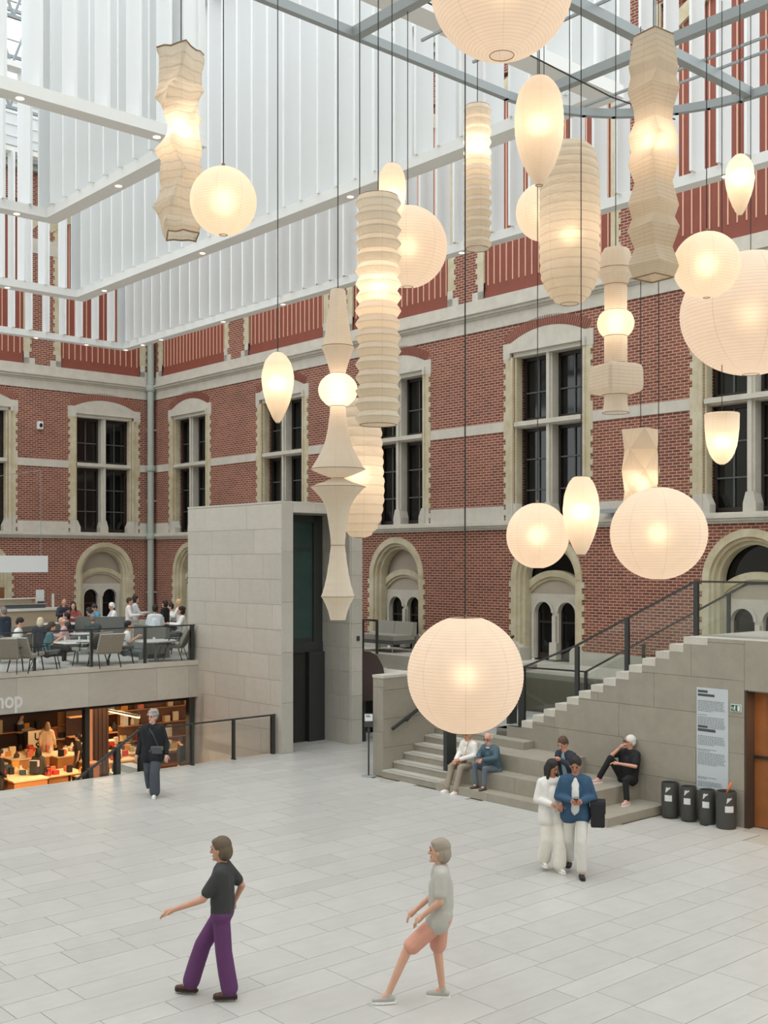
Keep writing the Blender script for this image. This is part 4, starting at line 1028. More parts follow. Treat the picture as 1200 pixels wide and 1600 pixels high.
def shelf(label, x0, x1, y, z0, z1, n, per, back=None, gn='shelf'):
    t = thing('shop_shelf', label, 'shelf', ((x0+x1)/2, y, z0)); m = MB(t); m.box(x0, x1, y-.35, y-.3, z0, z1); m.build('back_panel', back or darkw, t)
    for k in range(n):
        z = z0+.3+(z1-z0-.3)*k/n; m = MB(t); m.box(x0, x1, y-.3, y+.05, z-.04, z); m.build('shelf_board', wood, t); goods((x0+x1)/2, y-.1, z, x1-x0, .2, per, hmax=(z1-z0)/n*.7, w=.22, group=gn+', board %s' % ('one two three four five'.split()[k]))
x, y, _ = AT(116, 1140, -2.6); shelf('tall lit shelf of framed pictures at the back of the shop', x-1.5, x+.6, y, SF, -.4, 5, 7, flat((150, 110, 70)), gn='picture shelf')
x, y, _ = AT(60, 1140, -2.6); shelf('dark shelf behind the salesman at the back of the shop', x-1.6, x+1.6, y-1, SF, -.2, 4, 4, gn='shelf behind the salesman')
x, y, _ = AT(195, 1125, -2.3); shelf('long dark wall shelf with small lit goods at the back right of the shop', x-2.6, x+2.6, y, SF, -.3, 4, 9, gn='long dark wall shelf')
x, y, _ = AT(262, 1128, -2.3); shelf('back wall shelf of hanging cards right of the walking woman', x-2.2, x+2.2, y, SF, -.3, 5, 10, flat((120, 84, 56)), gn='card shelf')
for lb, px, py, Z, h, w_ in (('pinkish square shop pillar left of the dark shutters', 138, 1120, 40, 3, .22), ('dark slatted pillar left of the light strip', 151, 1120, 41, 3, .6), ('low brown wall block at the foot of the pinkish pillar', 143, 1150, 39, 1.5, .4)):
    x, y, z = ATZ(px, py, Z); p = thing('shop_pillar', lb, 'pillar', (x, y, SF)); m = MB(p)
    if h == 3:
        m.box(x-w_/2, x+w_/2, y-w_/2, y+w_/2, SF, .95); m.build('shaft', flat((168, 124, 100)) if 'pink' in lb else flat((84, 62, 48)), p)
        m = MB(p); m.box(x-w_/2-.05, x+w_/2+.05, y-w_/2-.05, y+w_/2+.05, SF, SF+.2); m.build('base', darkw, p)
        if 'slat' in lb:
            for k in range(4): m = MB(p); m.box(x-w_/2+k*.16, x-w_/2+.08+k*.16, y+w_/2, y+w_/2+.05, SF+.2, .95); m.build('slat', darkw, p)
    else: m.box(x-w_/2, x+w_/2, y-w_/2, y+w_/2, SF, SF+h); m.build('block', flat((132, 92, 66)), p); m = MB(p); m.box(x-w_/2-.04, x+w_/2+.04, y-w_/2-.04, y+w_/2+.04, SF+h, SF+h+.05); m.build('cap', flat((150, 108, 80)), p)
a = ATZ(165, 1110, 42); b = ATZ(217, 1121, 36)
ls = thing('strip_light', 'long glowing strip light hanging under the shop ceiling', 'lamp', a); m = MB(ls); m.bar(a, b, .07, .05); m.build('tube', M['shoplamp'], ls)
m = MB(ls); m.bar(Vector(a)+Vector((0, 0, .05)), Vector(b)+Vector((0, 0, .05)), .12, .05); m.tube([a, (a[0], a[1], .9)], .01, 5); m.tube([b, (b[0], b[1], .9)], .01, 5); m.build('housing', M['dark'], ls)
# red-flowered display tree
x, y, _ = AT(88, 1143, SF+1.0); y -= 1.2; tr0 = thing('display_tree', 'slim display tree dressed with red blossoms beside the picture shelves', 'display', (x, y, SF))
m = MB(tr0); m.tube([(x, y, SF), (x, y, SF+3.3)], .05, 6)
for k in range(7): m.lathe([(.1, 0), (.55-.05*k, -.04), (.1, .02)], (x, y, SF+.9+.33*k), 12)
m.build('stand', M['sofa'], tr0)
m = MB(tr0)
for k in range(60): m.ell((x+gr.uniform(-.9, .9), y+gr.uniform(-.6, .6), SF+1.6+gr.random()*1.9), (.08, .08, .07), 6, 4)
m.build('blossom', flat((200, 40, 34)), tr0)
x, y, z = AT(60, 1152, SF+1.5); sg = thing('shop_sign', 'pale sign board with dark capital letters hanging in the shop', 'sign', (x, y, z))
x, y, _ = ATZ(62, 1160, 46); ORG[sg.name] = Vector((x, y, -2.9)); sg.matrix_world = MB4 @ Matrix.Translation((x, y, -2.9))
m = MB(sg); m.box(x-.5, x+.5, y-.02, y+.02, -3.3, -2.3); m.box(x-.03, x+.03, y-.03, y+.0, SF, -3.3); m.build('board', flat((240, 222, 180)), sg)
def text(body, size, mtl, parent, mtx, name='lettering', ext=.004, off=0, sx=1):
    c = bpy.data.curves.new('t', 'FONT'); c.body = body; c.size = size; c.extrude = ext; c.offset = off; c.align_x = 'CENTER'; c.resolution_u = 2; c.space_line = .95
    t = bpy.data.objects.new('t', c); COL.objects.link(t); me_ = bpy.data.meshes.new_from_object(t); bpy.data.objects.remove(t); bpy.data.curves.remove(c)
    me_.materials.clear(); me_.materials.append(mtl); o = bpy.data.objects.new(name, me_); COL.objects.link(o); o.parent = parent; o.matrix_local = mtx @ Matrix.Diagonal((sx, 1, 1, 1)); return o
FACEY = Matrix.Rotation(pi, 4, 'Z') @ Matrix.Rotation(pi/2, 4, 'X'); FACEX = Matrix.Rotation(pi/2, 4, 'Z') @ Matrix.Rotation(pi/2, 4, 'X')
text('US\nSE', .42, M['void'], sg, Matrix.Translation((0, .03, .22)) @ FACEY, off=.01)

# ================================================================ hall props by the stairs
pos = thing('info_panel', 'tall pale grey text panel on the stone wall above the waste bins', 'sign', (WC, 28.39, 1.48))
m = MB(pos); m.box(WC, WC+.015, 28.075, 28.71, .52, 2.38); m.build('panel', M['poster'], pos)
m = MB(pos); m.box(WC+.015, WC+.017, 28.10, 28.3, 2.29, 2.335); m.box(WC+.015, WC+.017, 28.10, 28.44, 2.225, 2.27); m.box(WC+.015, WC+.017, 28.10, 28.3, 1.66, 1.70); m.box(WC+.015, WC+.017, 28.10, 28.46, 1.595, 1.64); m.build('heading', M['inkd'], pos)
m = MB(pos); r = random.Random(5)
for z0, n, e in ((2.15, 8, .55), (1.9, 1, .35), (1.86, 9, .56), (1.52, 7, .56), (1.28, 2, .38), (1.22, 9, .56), (.78, 2, .4), (.7, 4, .5)):
    for k in range(n):
        y = 28.1; z = z0-k*.026; end = 28.1+e*(r.uniform(.93, 1) if k < n-1 else r.uniform(.4, .8))
        while y < end: l = r.uniform(.02, .06); m.box(WC+.015, WC+.0165, y, min(y+l, end), z-.012, z); y += l+.01
tag(m.build('text_lines', M['ink'], pos), kind='stuff')
ex = thing('exit_sign', 'small green and white exit pictogram on the wall right of the text panel', 'sign', (WC, 28.86, 2.07))
m = MB(ex); m.box(WC, WC+.02, 28.765, 28.965, 2.01, 2.14); m.build('plate', M['letter'], ex)
m = MB(ex); m.box(WC+.02, WC+.024, 28.775, 28.955, 2.02, 2.13); m.build('green_field', M['exitg'], ex)
m = MB(ex); m.box(WC+.024, WC+.027, 28.90, 28.945, 2.03, 2.12); m.ell((WC+.026, 28.85, 2.11), (.004, .012, .012), 8, 5); m.bar((WC+.026, 28.85, 2.1), (WC+.026, 28.84, 2.065), .016); m.bar((WC+.026, 28.84, 2.065), (WC+.026, 28.86, 2.03), .01); m.bar((WC+.026, 28.84, 2.065), (WC+.026, 28.815, 2.04), .01); m.bar((WC+.026, 28.87, 2.08), (WC+.026, 28.82, 2.085), .009); m.prism([(28.78, 2.075), (28.805, 2.095), (28.805, 2.055)], WC+.024, WC+.027, 0); m.build('running_figure', M['letter'], ex)
# bins
for i, (px, py, r_, h, lb) in enumerate(((1052, 1277, .155, .62, 'round charcoal waste bin nearest the stairs, leftmost of the four'), (1079, 1283, .14, .60, 'second charcoal waste bin from the stairs'), (1104, 1290, .14, .60, 'third charcoal waste bin from the stairs'), (1136, 1296, .175, .64, 'charcoal waste bin nearest the doorway, widest of the four'))):
    x, y, _ = AT(px, py-3, 0); x = max(x-.05, 5.0+r_+.01); b = thing('waste_bin', lb, 'bin', (x, y, 0))
    m = MB(b); m.lathe([(r_*.94, 0), (r_*.97, .03), (r_, .1), (r_, h-.03), (r_*.98, h), (r_*.88, h+.0), (r_*.85, h-.12)], (x, y, 0), 28); m.build('drum', M['bin'], b, smooth=40)
    m = MB(b); m.lathe([(r_*.3, h-.06), (r_*.86, h-.05)], (x, y, 0), 24); m.build('inner', M['void'], b)
    ya = -65+(25 if i == 3 else 0)  # facing of the label
    wx = towld(x, y); ang = atan2(-wx.y, -wx.x)-YAW0-radians(12)+(radians(30) if i == 3 else 0)
    m = MB(b); ns = 5
    pts = [(x+(r_+.004)*cos(ang+(k-ns/2)*.17), y+(r_+.004)*sin(ang+(k-ns/2)*.17)) for k in range(ns+1)]
    for p, q in zip(pts, pts[1:]): A = [m.V((p[0], p[1], .3)), m.V((q[0], q[1], .3)), m.V((q[0], q[1], .41)), m.V((p[0], p[1], .41))]; m.F(*A)
    m.build('label', M['label'], b)
    m = MB(b); c = Vector((cos(ang), sin(ang), 0)); tdir = Vector((-sin(ang), cos(ang), 0)); ce = Vector((x, y, .5))+c*(r_+.006)
    for k in range(4):
        u0 = -.05+k*.022; m.F(*[m.V(ce+tdir*a+Vector((0, 0, z))-c*(a*a/(2*r_))) for a, z in ((-.05, -.05), (u0+.01, .05+.01*(k % 2)), (u0+.028, .04))])
    m.build('pictogram', M['label'], b)
    if i == 3: m = MB(b); m.tube([(x, y-.02, h-.1), (x-.02, y+.09, h+.16)], .02, 8); m.build('orange_tube', flat((214, 120, 60)), b, smooth=True)
# sign stand
x, y, _ = AT(577, 1213, 0); y -= .02; ns_ = thing('sign_stand', 'slim dark sign stand with a small notice at the foot of the stairs', 'sign', (x, y, 0))
m = MB(ns_); m.lathe([(.155, 0), (.155, .012), (.05, .02)], (x, y, 0), 28); m.build('base', M['steel'], ns_)
m = MB(ns_); m.tube([(x, y, 0), (x, y, 1.05)], .018, 10); m.tube([(x, y, .93), (x, y, 1.03)], .035, 10); m.build('pole', M['dark'], ns_)
wx = towld(x, y); rr_ = atan2(-wx.y, -wx.x)-YAW0+pi/2; B = Matrix.Rotation(rr_, 4, 'Z') @ Matrix.Rotation(radians(-8), 4, 'X')
bo = MB().box(-.1, .1, -.01, .01, 0, .3).mesh('board', M['dark']); o = part(bo, 'board', ns_); o.matrix_local = Matrix.Translation((0, 0, 1.06)) @ B
o2 = part(MB().box(-.085, .085, -.014, -.01, .13, .28).mesh('notice', M['label']), 'notice', o); o3 = part(MB().box(-.06, .02, -.016, -.014, .24, .255).box(-.06, .04, -.016, -.014, .215, .23).box(-.07, .03, -.013, -.0105, .1, .125).mesh('notice_text', M['inkd']), 'notice_text', o)
# hanging white board over the cafe
hb = thing('hanging_board', 'blank white board hanging over the cafe counter at left', 'sign', (9.0, 6, 4.3))
m = MB(hb); m.box(7.19, 10.6, 5.94, 6.06, 4.3, 4.82); m.build('board', M['white'], hb)
m = MB(hb)
for x in (7.4, 9.9): m.tube([(x, 6, 4.82), (x, 6, 7.5), (x, .1, 7.5)], .01, 5)
m.build('suspension_rod', M['steel'], hb)
bl = thing('wall_luminaire', 'small blue-grey uplight on the sill ledge beside the fourth window', 'lamp', (.1, 22.6, 5.75))
m = MB(bl); y = ONX(956, 795, .15)[1]; 
m = MB(bl); m.box(.08, .3, y-.25, y+.25, 5.83, 5.93); m.build('housing', M['steel'], bl); m = MB(bl); m.box(.1, .16, y-.03, y+.03, 5.74, 5.83); m.build('bracket', M['steel'], bl)
# ================================================================ cafe furniture
def lounge(label, px, py, yaw, z=ZM, s=1, dark=False, name='lounge_chair', w=.62):
    x, y, _ = AT(px, py, z); t = thing(name, label, 'chair', (x, y, z), radians(yaw)-YAW0)
    fm = M['sofad'] if dark else M['sofa']
    def q(pts, wd): 
        m = MB(); m.prism(pts, -wd/2, wd/2, 1); return m
    q([(-.25, .34), (.33, .40), (.34, .47), (-.25, .42)], w).build('seat', fm, t); q([(-.28, .38), (-.2, .36), (-.42, .86), (-.5, .84)], w*1.05).build('backrest', fm, t)
    for a in (-1, 1):
        m = MB(); m.bar((.25, a*w*.42, .4), (.33, a*w*.46, 0), .02); m.build('leg', M['black'], t); m = MB(); m.bar((-.2, a*w*.42, .4), (-.34, a*w*.46, 0), .02); m.build('leg', M['black'], t)
        m = MB(); m.bar((-.3, a*w*.55, .62), (.12, a*w*.55, .6), .05, .02); m.bar((.0, a*w*.55, .6), (.06, a*w*.5, .38), .02); m.build('armrest', M['black'], t)
    return t
lounge('grey lounge chair at the far left edge of the cafe, seen from behind', 12, 1052, 95)
lounge('grey lounge chair behind the first railing post, back to the hall', 40, 1050, 75)
lounge('dark-backed lounge chair carrying the woman with crossed legs', 70, 1046, 10, dark=True)
lounge('grey lounge chair facing left beside the second railing post', 141, 1040, 150)
lounge('grey lounge chair back to back with the dark one in mid cafe', 163, 1042, 130)
lounge('dark-backed lounge chair carrying the young man in jeans', 188, 1036, 15, dark=True)
lounge('lounge chair with a striped cloth on its seat beside the tower', 270, 1032, 175)
lounge('empty beige lounge chair half hidden by the tower', 291, 1022, 160)
def rtable(label, px, py, r_, h=.72, z=ZM):
    x, y, _ = AT(px, py, z); t = thing('cafe_table', label, 'table', (x, y, z)); m = MB(t); m.lathe([(r_-.01, 0), (r_, .01), (r_-.01, .03)], (x, y, z+h-.03), 28); m.build('table_top', M['wtop'], t)
    m = MB(t); m.tube([(x, y, z), (x, y, z+h-.03)], .03, 8); m.lathe([(.22, 0), (.22, .012)], (x, y, z), 20); m.build('pedestal', M['steel'], t); return x, y, z+h
def cup(x, y, z, lb, g_=None, c=(230, 230, 226), h=.09, r_=.04):
    t = thing('cup', lb, 'cup', (x, y, z), group=g_); m = MB(t); m.lathe([(r_*.6, 0), (r_, h), (r_*.9, h), (r_*.55, .01)], (x, y, z), 12); m.build('bowl', flat(c, .2), t); m = MB(t); m.lathe([(r_*1.6, 0), (r_*1.5, .008)], (x, y, z-.0), 14); m.build('saucer', flat(c, .2), t)
tb = rtable('white round cafe table with cups, right of the man in jeans', 243, 1033, .55, .55)
cup(tb[0]+.1, tb[1]+.1, tb[2]+.001, 'white cup on the round table beside the man in jeans', 'cups on the right table'); cup(tb[0]+.25, tb[1]-.1, tb[2]+.001, 'white cup on the round table beside the man in jeans', 'cups on the right table')
tb = rtable('white cafe table in front of the man in the pink shirt', 121, 1037, .6, .58)
for dx, dy in ((0, .1), (.3, -.1), (-.3, 0)): cup(tb[0]+dx, tb[1]+dy, tb[2]+.001, 'pale cup or glass on the table before the man in pink', 'cups on the middle table', h=.13, r_=.03, c=(206, 214, 212))
tb = rtable('white table edge at the far left of the cafe', 0, 1036, .5, .6)
rtable('distant white cafe table between counter and grey bench', 95, 1010, .6, .72); rtable('small white table beside the long grey bench', 128, 1022, .35, .6)
def bench(label, p, q, h, z=ZM, seat=.5):
    x0, y0, _ = AT(*p, z); x1, y1, _ = AT(*q, z); t = thing('cafe_bench', label, 'bench', ((x0+x1)/2, (y0+y1)/2, z), atan2(y1-y0, x1-x0)); L = sqrt((x1-x0)**2+(y1-y0)**2)
    m = MB(); m.box(-L/2, L/2, -.06, .06, 0, h); m.build('backrest', M['bench'], t); m = MB(); m.box(-L/2+.02, L/2-.02, -.62, -.07, .12, .42); m.build('seat', M['bench'], t); m = MB(); m.box(-L/2+.06, L/2-.06, -.55, -.1, 0, .12); m.build('plinth', M['dark'], t)
bench('long grey bench back running behind the cafe tables', (118, 1012), (205, 1012), .95)
bench('light grey sofa back between the jeans man and the standing woman', (212, 1020), (262, 1028), .82)
bench('grey bench back at left behind the man in the pink shirt', (20, 1025), (100, 1016), .8)
# counter
c0 = AT(-40, 1003, ZM); c1 = AT(115, 994, ZM); ct = thing('cafe_counter', 'white-topped tan service counter at the left of the cafe', 'counter', (c1[0], c1[1], ZM), atan2(c0[1]-c1[1], c0[0]-c1[0])); L = 7.5
m = MB(); m.box(0, L, -.75, 0, 0, .95); m.build('body', M['tan'], ct); m = MB(); m.box(-.04, L, -.8, .06, .95, 1.02); m.build('counter_top', M['wtop'], ct)
m = MB(); m.box(1.2, 4.8, -.55, -.5, 1.02, 1.34); m.build('screen', M['tan'], ct); m = MB(); m.box(1.15, 4.85, -.6, -.45, 1.34, 1.38); m.box(1.15, 1.22, -.6, -.45, 1.02, 1.34); m.box(.5, .56, -.5, -.44, 1.02, 1.5); m.build('screen_frame', M['wtop'], ct)
bc = thing('back_counter', 'dark back counter with pastries at the far left of the cafe', 'counter', (8.2, 2.2, ZM)); m = MB(bc); m.box(5.6, 12, 1.6, 2.4, ZM, ZM+1.15); m.build('body', M['sofad'], bc); m = MB(bc); m.box(5.55, 12, 1.55, 2.45, ZM+1.15, ZM+1.19); m.build('counter_top', M['steel'], bc)
m = MB(bc); m.box(6.9, 9.5, 1.9, 2.0, ZM+1.19, ZM+1.75); m.build('bread_rack', flat((120, 80, 50)), bc)
for k in range(9): cup(6.0+.28*k, 2.2, ZM+1.2, 'brown pastry on the dark back counter of the cafe', 'pastries on the back counter', c=(190, 120, 60), h=.1, r_=.1)
nb = thing('menu_stand', 'small upright pale notice on the back counter', 'sign', (5.75, 2.3, ZM+1.19)); m = MB(nb); m.box(5.6, 5.9, 2.28, 2.3, ZM+1.25, ZM+1.65); m.build('notice', M['label'], nb); m = MB(nb); m.box(5.65, 5.85, 2.2, 2.4, ZM+1.19, ZM+1.25); m.build('foot', M['dark'], nb)
# grey sofa on the terrace
so_ = thing('grey_sofa', 'light grey two-seat sofa on the terrace in front of the arched niche', 'sofa', (.7, 14.8, ZM)); z = ZM
m = MB(so_); m.box(.25, 1.15, 13.95, 15.6, z+.25, z+.36); m.build('frame', M['sofad'], so_)
for a, b in ((13.97, 14.77), (14.79, 15.58)):
    m = MB(so_); m.box(.3, 1.15, a, b, z+.36, z+.5); m.build('seat_cushion', M['sofa'], so_); m = MB(so_); m.prism([(.22, z+.45), (.42, z+.45), (.34, z+.86), (.2, z+.86)], a, b, 1); m.build('back_cushion', M['sofa'], so_)
for x in (.3, 1.1):
    for y in (14.05, 15.5): m = MB(so_); m.tube([(x, y, z), (x, y, z+.26)], .015, 6); m.build('leg', M['steel'], so_)
# ================================================================ people
PEND = []
def V3(*a): return Vector(a)
def base_joints():
    return dict(pelvis=V3(0, 0, .95), chest=V3(0, 0, 1.24), neck=V3(0, 0, 1.45), head=V3(.02, 0, 1.60),
      shL=V3(0, .17, 1.39), shR=V3(0, -.17, 1.39), elL=V3(-.02, .23, 1.12), elR=V3(-.02, -.23, 1.12), wrL=V3(.06, .24, .88), wrR=V3(.06, -.24, .88),
      hiL=V3(0, .09, .92), hiR=V3(0, -.09, .92), knL=V3(.03, .1, .5), knR=V3(.03, -.1, .5), anL=V3(-.01, .1, .09), anR=V3(-.01, -.1, .09))
def walk(st=.3, arm=.25, ph=1):
    J = base_joints(); s = st*ph
    J['knL'] = V3(.06+s*.62, .09, .52); J['anL'] = V3(s, .09, .1+(0 if s > 0 else .06)); J['knR'] = V3(.06-s*.35, -.09, .50); J['anR'] = V3(-s, -.09, .1+(.06 if s > 0 else 0))
    for k in ('pelvis', 'hiL', 'hiR', 'chest', 'neck', 'head', 'shL', 'shR'): J[k] = J[k]-V3(0, 0, st*.07)
    J['elL'] = V3(-.05-arm*ph*.3, .25, 1.1); J['wrL'] = V3(.06-arm*ph, .25, .88); J['elR'] = V3(-.05+arm*ph*.3, -.25, 1.1); J['wrR'] = V3(.06+arm*ph, -.25, .88)
    return J
def sit(h=.45, lean=.0, kz=None, reach=.42, foot=.0, arms='lap', drop=0):
    """seated with the seat h above the feet's floor"""
    J = base_joints(); d = h+.1-.95
    for k in ('pelvis', 'hiL', 'hiR'): J[k] = J[k]+V3(0, 0, d)
    for k, f in (('chest', .3), ('neck', .52), ('head', .68), ('shL', .46), ('shR', .46)): J[k] = J[k]+V3(lean*f, 0, d)
    kz = kz if kz is not None else h+.08
    for s, sg in (('L', 1), ('R', -1)):
        J['kn'+s] = V3(reach, sg*.13, kz); J['an'+s] = V3(reach+foot, sg*.13, .09-drop)
        if arms == 'lap': J['el'+s] = V3(.06+lean*.3, sg*.24, h+.32); J['wr'+s] = V3(reach*.72, sg*.10, h+.24)
        if arms == 'table': J['el'+s] = V3(.12+lean*.3, sg*.24, h+.34); J['wr'+s] = V3(.42, sg*.1, h+.38)
        if arms == 'phone': J['el'+s] = V3(.08+lean*.3, sg*.2, h+.32); J['wr'+s] = V3(.32, sg*.04, h+.46)
    return J
def remesh(o, vox, sm=4):
    r = o.modifiers.new('r', 'REMESH'); r.mode = 'VOXEL'; r.voxel_size = vox; r.use_smooth_shade = True
    s = o.modifiers.new('s', 'SMOOTH'); s.factor = .5; s.iterations = sm; PEND.append(o)
def person(label, pos, yaw, J, skin=(206, 160, 134), hair=(60, 46, 38), top=(40, 40, 42), bottom=(60, 62, 66), shoe=(230, 228, 224), vox=.016, ht=1.0,
           sleeve='long', hem=None, legs='trousers', wide=1.0, hairs='short', look=(0, 0), extra=None, group=None, fat=1.0, hands=True, jacket=None, shoes=True, inner=None, shoeh=0):
    t = thing('person', label, 'person', pos, radians(yaw)-YAW0, group); t.scale = (ht, ht, ht)
    j = J; F = fat
    def mk(name, m, mtl, parent=t, v=vox, sm=3):
        o = m.build(name, mtl, parent); remesh(o, v, sm); return o
    sk = flat(skin, .6); bt = flat(bottom, .85); tp = flat(top, .85); hr = flat(hair, .7)
    # --- body: one continuous surface
    b = MB(); H = j['head']; yw, pt = look
    R3 = Matrix.Rotation(radians(yw), 3, 'Z') @ Matrix.Rotation(radians(pt), 3, 'Y')
    def hp(x, y, z): return H+R3 @ Vector((x, y, z))
    b.ell(H+R3 @ V3(0, 0, .02), (.094, .076, .112), rot=R3); b.ell(hp(.022, 0, -.055), (.066, .055, .065), rot=R3)
    b.capsule(hp(.09, 0, .02), hp(.108, 0, -.018), .011, .016, 8, 3); b.ell(hp(.08, 0, -.095), (.026, .026, .02), 8, 6); b.ell(hp(0, .078, -.005), (.02, .012, .03), 8, 6); b.ell(hp(0, -.078, -.005), (.02, .012, .03), 8, 6)
    b.capsule(j['neck']-V3(0, 0, .05), H-V3(.01, 0, .06), .056, .052)
    b.capsule(j['shL']*.75+j['shR']*.25, j['shR']*.75+j['shL']*.25, .075, .075)
    for s in 'LR':
        sg = 1 if s == 'L' else -1; sh, el, wr, hi, kn, an = (j[k+s] for k in ('sh', 'el', 'wr', 'hi', 'kn', 'an'))
        b.capsule(sh-V3(0, sg*.05, .04), j['hi'+s]+V3(0, -sg*.01, .05), .085*F, .095*F)
        b.capsule(sh, el, .05*F, .04); b.capsule(el, wr, .039, .026)
        b.capsule(hi, kn, .082*F, .055); b.capsule(kn, an, .054, .034)
        b.capsule(an, an+V3(.1, sg*.015, -.06), .035, .025)
    b.capsule(j['chest'], j['pelvis'], .11*F, .11*F)
    bo = mk('body', b, sk, t, vox*.8, 2)
    # --- hands with separate fingers, joined to the body after the skin is made
    if hands:
        hm = MB()
        for s in 'LR':
            el, wr = j['el'+s], j['wr'+s]; sg = 1 if s == 'L' else -1; d = (wr-el).normalized()
            side = d.cross(V3(0, 0, 1)); side = side.normalized() if side.length > .2 else V3(0, 1, 0)
            nrm = side.cross(d).normalized()
            hm.capsule(wr, wr+d*.07, .028, .034, 8, 3)
            for k, (o_, l) in enumerate(((-.027, .068), (-.009, .078), (.010, .072), (.027, .058))):
                a = wr+d*.085+side*o_; c = a+d*l*.55-nrm*.008; e = c+d*l*.4-nrm*.028; hm.capsule(a, c, .0105, .0095, 6, 2); hm.capsule(c, e, .0095, .0075, 6, 2)
            a = wr+d*.03-side*.03*sg; c = a+d*.035-side*.028*sg-nrm*.01; hm.capsule(a, c, .013, .010, 6, 2); hm.capsule(c, c+d*.03-nrm*.01, .010, .008, 6, 2)
        hme = hm.mesh('hands', sk, True); bo['_h'] = 1; HANDS.append((bo, hme))
    # --- eyes, mouth, brows
    if vox < .02:
        e = MB()
        for sg in (-1, 1): e.ell(hp(.087, sg*.032, .02), (.008, .013, .007), 8, 5, rot=R3); e.bar(hp(.093, sg*.048, .042), hp(.096, sg*.018, .044), .008)
        e.build('eyes', flat((50, 38, 32)), t); e = MB(); e.bar(hp(.088, -.022, -.058), hp(.088, .022, -.058), .01); e.build('mouth', flat((158, 92, 84)), t)
    # --- hair
    if hairs != 'bald':
        h = MB(); h.ell(hp(-.022, 0, .047), (.106, .093, .103), rot=R3); h.ell(hp(-.045, 0, .005), (.078, .086, .085), rot=R3)
        if hairs in ('long', 'bob', 'bun'): h.ell(hp(-.045, 0, -.02), (.088, .1, .11), rot=R3)
        if hairs == 'long':
            for q in (-.05, 0, .05): h.capsule(hp(-.06, q, -.03), H+V3(-.075, q*1.2, -.3), .05, .03)
            h.capsule(hp(.0, .075, .0), H+V3(.03, .1, -.24), .03, .022); h.capsule(hp(.0, -.075, .0), H+V3(.03, -.1, -.24), .03, .022)
        if hairs == 'bun': h.ell(hp(-.1, 0, .07), (.045, .045, .045))
        if hairs == 'bob': h.capsule(hp(-.02, .07, .0), hp(-.01, .078, -.07), .03, .02); h.capsule(hp(-.02, -.07, .0), hp(-.01, -.078, -.07), .03, .02); h.ell(hp(.02, 0, .09), (.07, .07, .04), rot=R3)
        if hairs == 'curly':
            for k in range(26): a = k*2.4; z = .02+.1*((k*7) % 10)/10; rr = .088*sqrt(max(.1, 1-((z-.0)/.16)**2)); h.ell(hp(-.02+rr*cos(a)*.95 if cos(a) < .4 else .02, rr*sin(a), z+.025), (.042, .04, .036), 8, 6)
        h2 = mk('hair', h, hr, t, vox*.8, 1)
        if hairs == 'cap': pass
    elif hair != skin:
        h = MB(); h.ell(hp(-.035, 0, .0), (.075, .084, .05), rot=R3); mk('hair', h, hr, t, vox*.7, 1)
    # --- top
    T = MB(); e = .016
    T.capsule(j['shL']*.8+j['shR']*.2, j['shR']*.8+j['shL']*.2, .075+e, .075+e)
    zt = j['pelvis']; 
    for s in 'LR':
        sg = 1 if s == 'L' else -1; sh, el, wr = (j[k+s] for k in ('sh', 'el', 'wr'))
        T.capsule(sh-V3(0, sg*.05, .05), j['hi'+s]+V3(0, -sg*.01, .02), .088*F+e, .1*F+e)
        if sleeve == 'none': T.capsule(sh, sh.lerp(el, .12), .05*F+e, .048*F+e)
        elif sleeve == 'short': T.capsule(sh, sh.lerp(el, .72), .052*F+e, .052*F+e)
        else: T.capsule(sh, el, .052*F+e, .044+e); T.capsule(el, el.lerp(wr, .93), .044+e, .032+e)
    T.capsule(j['chest'], j['pelvis']+V3(0, 0, .07), .115*F+e, .12*F+e)
    if hem:
        for s in 'LR': T.capsule(j['hi'+s]+V3(0, 0, .05), j['hi'+s].lerp(j['kn'+s], hem)+V3(0, 0, 0), .11*F+e, .12*F+e)
    mk('jacket' if jacket else 'top', T, tp, t)
    if inner:
        I = MB(); c = (j['shL']+j['shR'])/2; I.capsule(c+V3(.045, 0, -.02), j['chest']+V3(.062, 0, 0), .06, .078); I.capsule(j['chest']+V3(.062, 0, 0), j['pelvis']+V3(.07, 0, .02), .078, .08); I.capsule(c+V3(.045, 0, .0), j['neck']+V3(.015, 0, -.02), .055, .052); mk('shirt', I, flat(inner, .85), t)
    # --- trousers / skirt / shorts
    B = MB(); W_ = wide
    B.capsule(j['hiL'], j['hiR'], .105*F+.012, .105*F+.012); B.capsule(j['pelvis']+V3(0, 0, .05), j['pelvis'], .11*F+.012, .115*F+.012)
    if legs == 'skirt':
        for s in 'LR': B.capsule(j['hi'+s], j['kn'+s]+V3(0, 0, .0), .11, .13); 
        B.capsule(j['pelvis'], (j['knL']+j['knR'])/2, .12, .15)
    else:
        for s in 'LR':
            hi, kn, an = (j[k+s] for k in ('hi', 'kn', 'an'))
            if legs == 'shorts': B.capsule(hi, hi.lerp(kn, .85), .098*F, .095)
            else:
                B.capsule(hi, kn, .092*F+.006, .064+.02*(W_-1)*2); B.capsule(kn, kn.lerp(an, .5), .064+.02*(W_-1)*2, .056*W_); B.capsule(kn.lerp(an, .5), an.lerp(kn, .06)+V3(-.005, 0, 0), .056*W_, .056*W_)
    mk('skirt' if legs == 'skirt' else 'shorts' if legs == 'shorts' else 'trousers', B, bt, t)
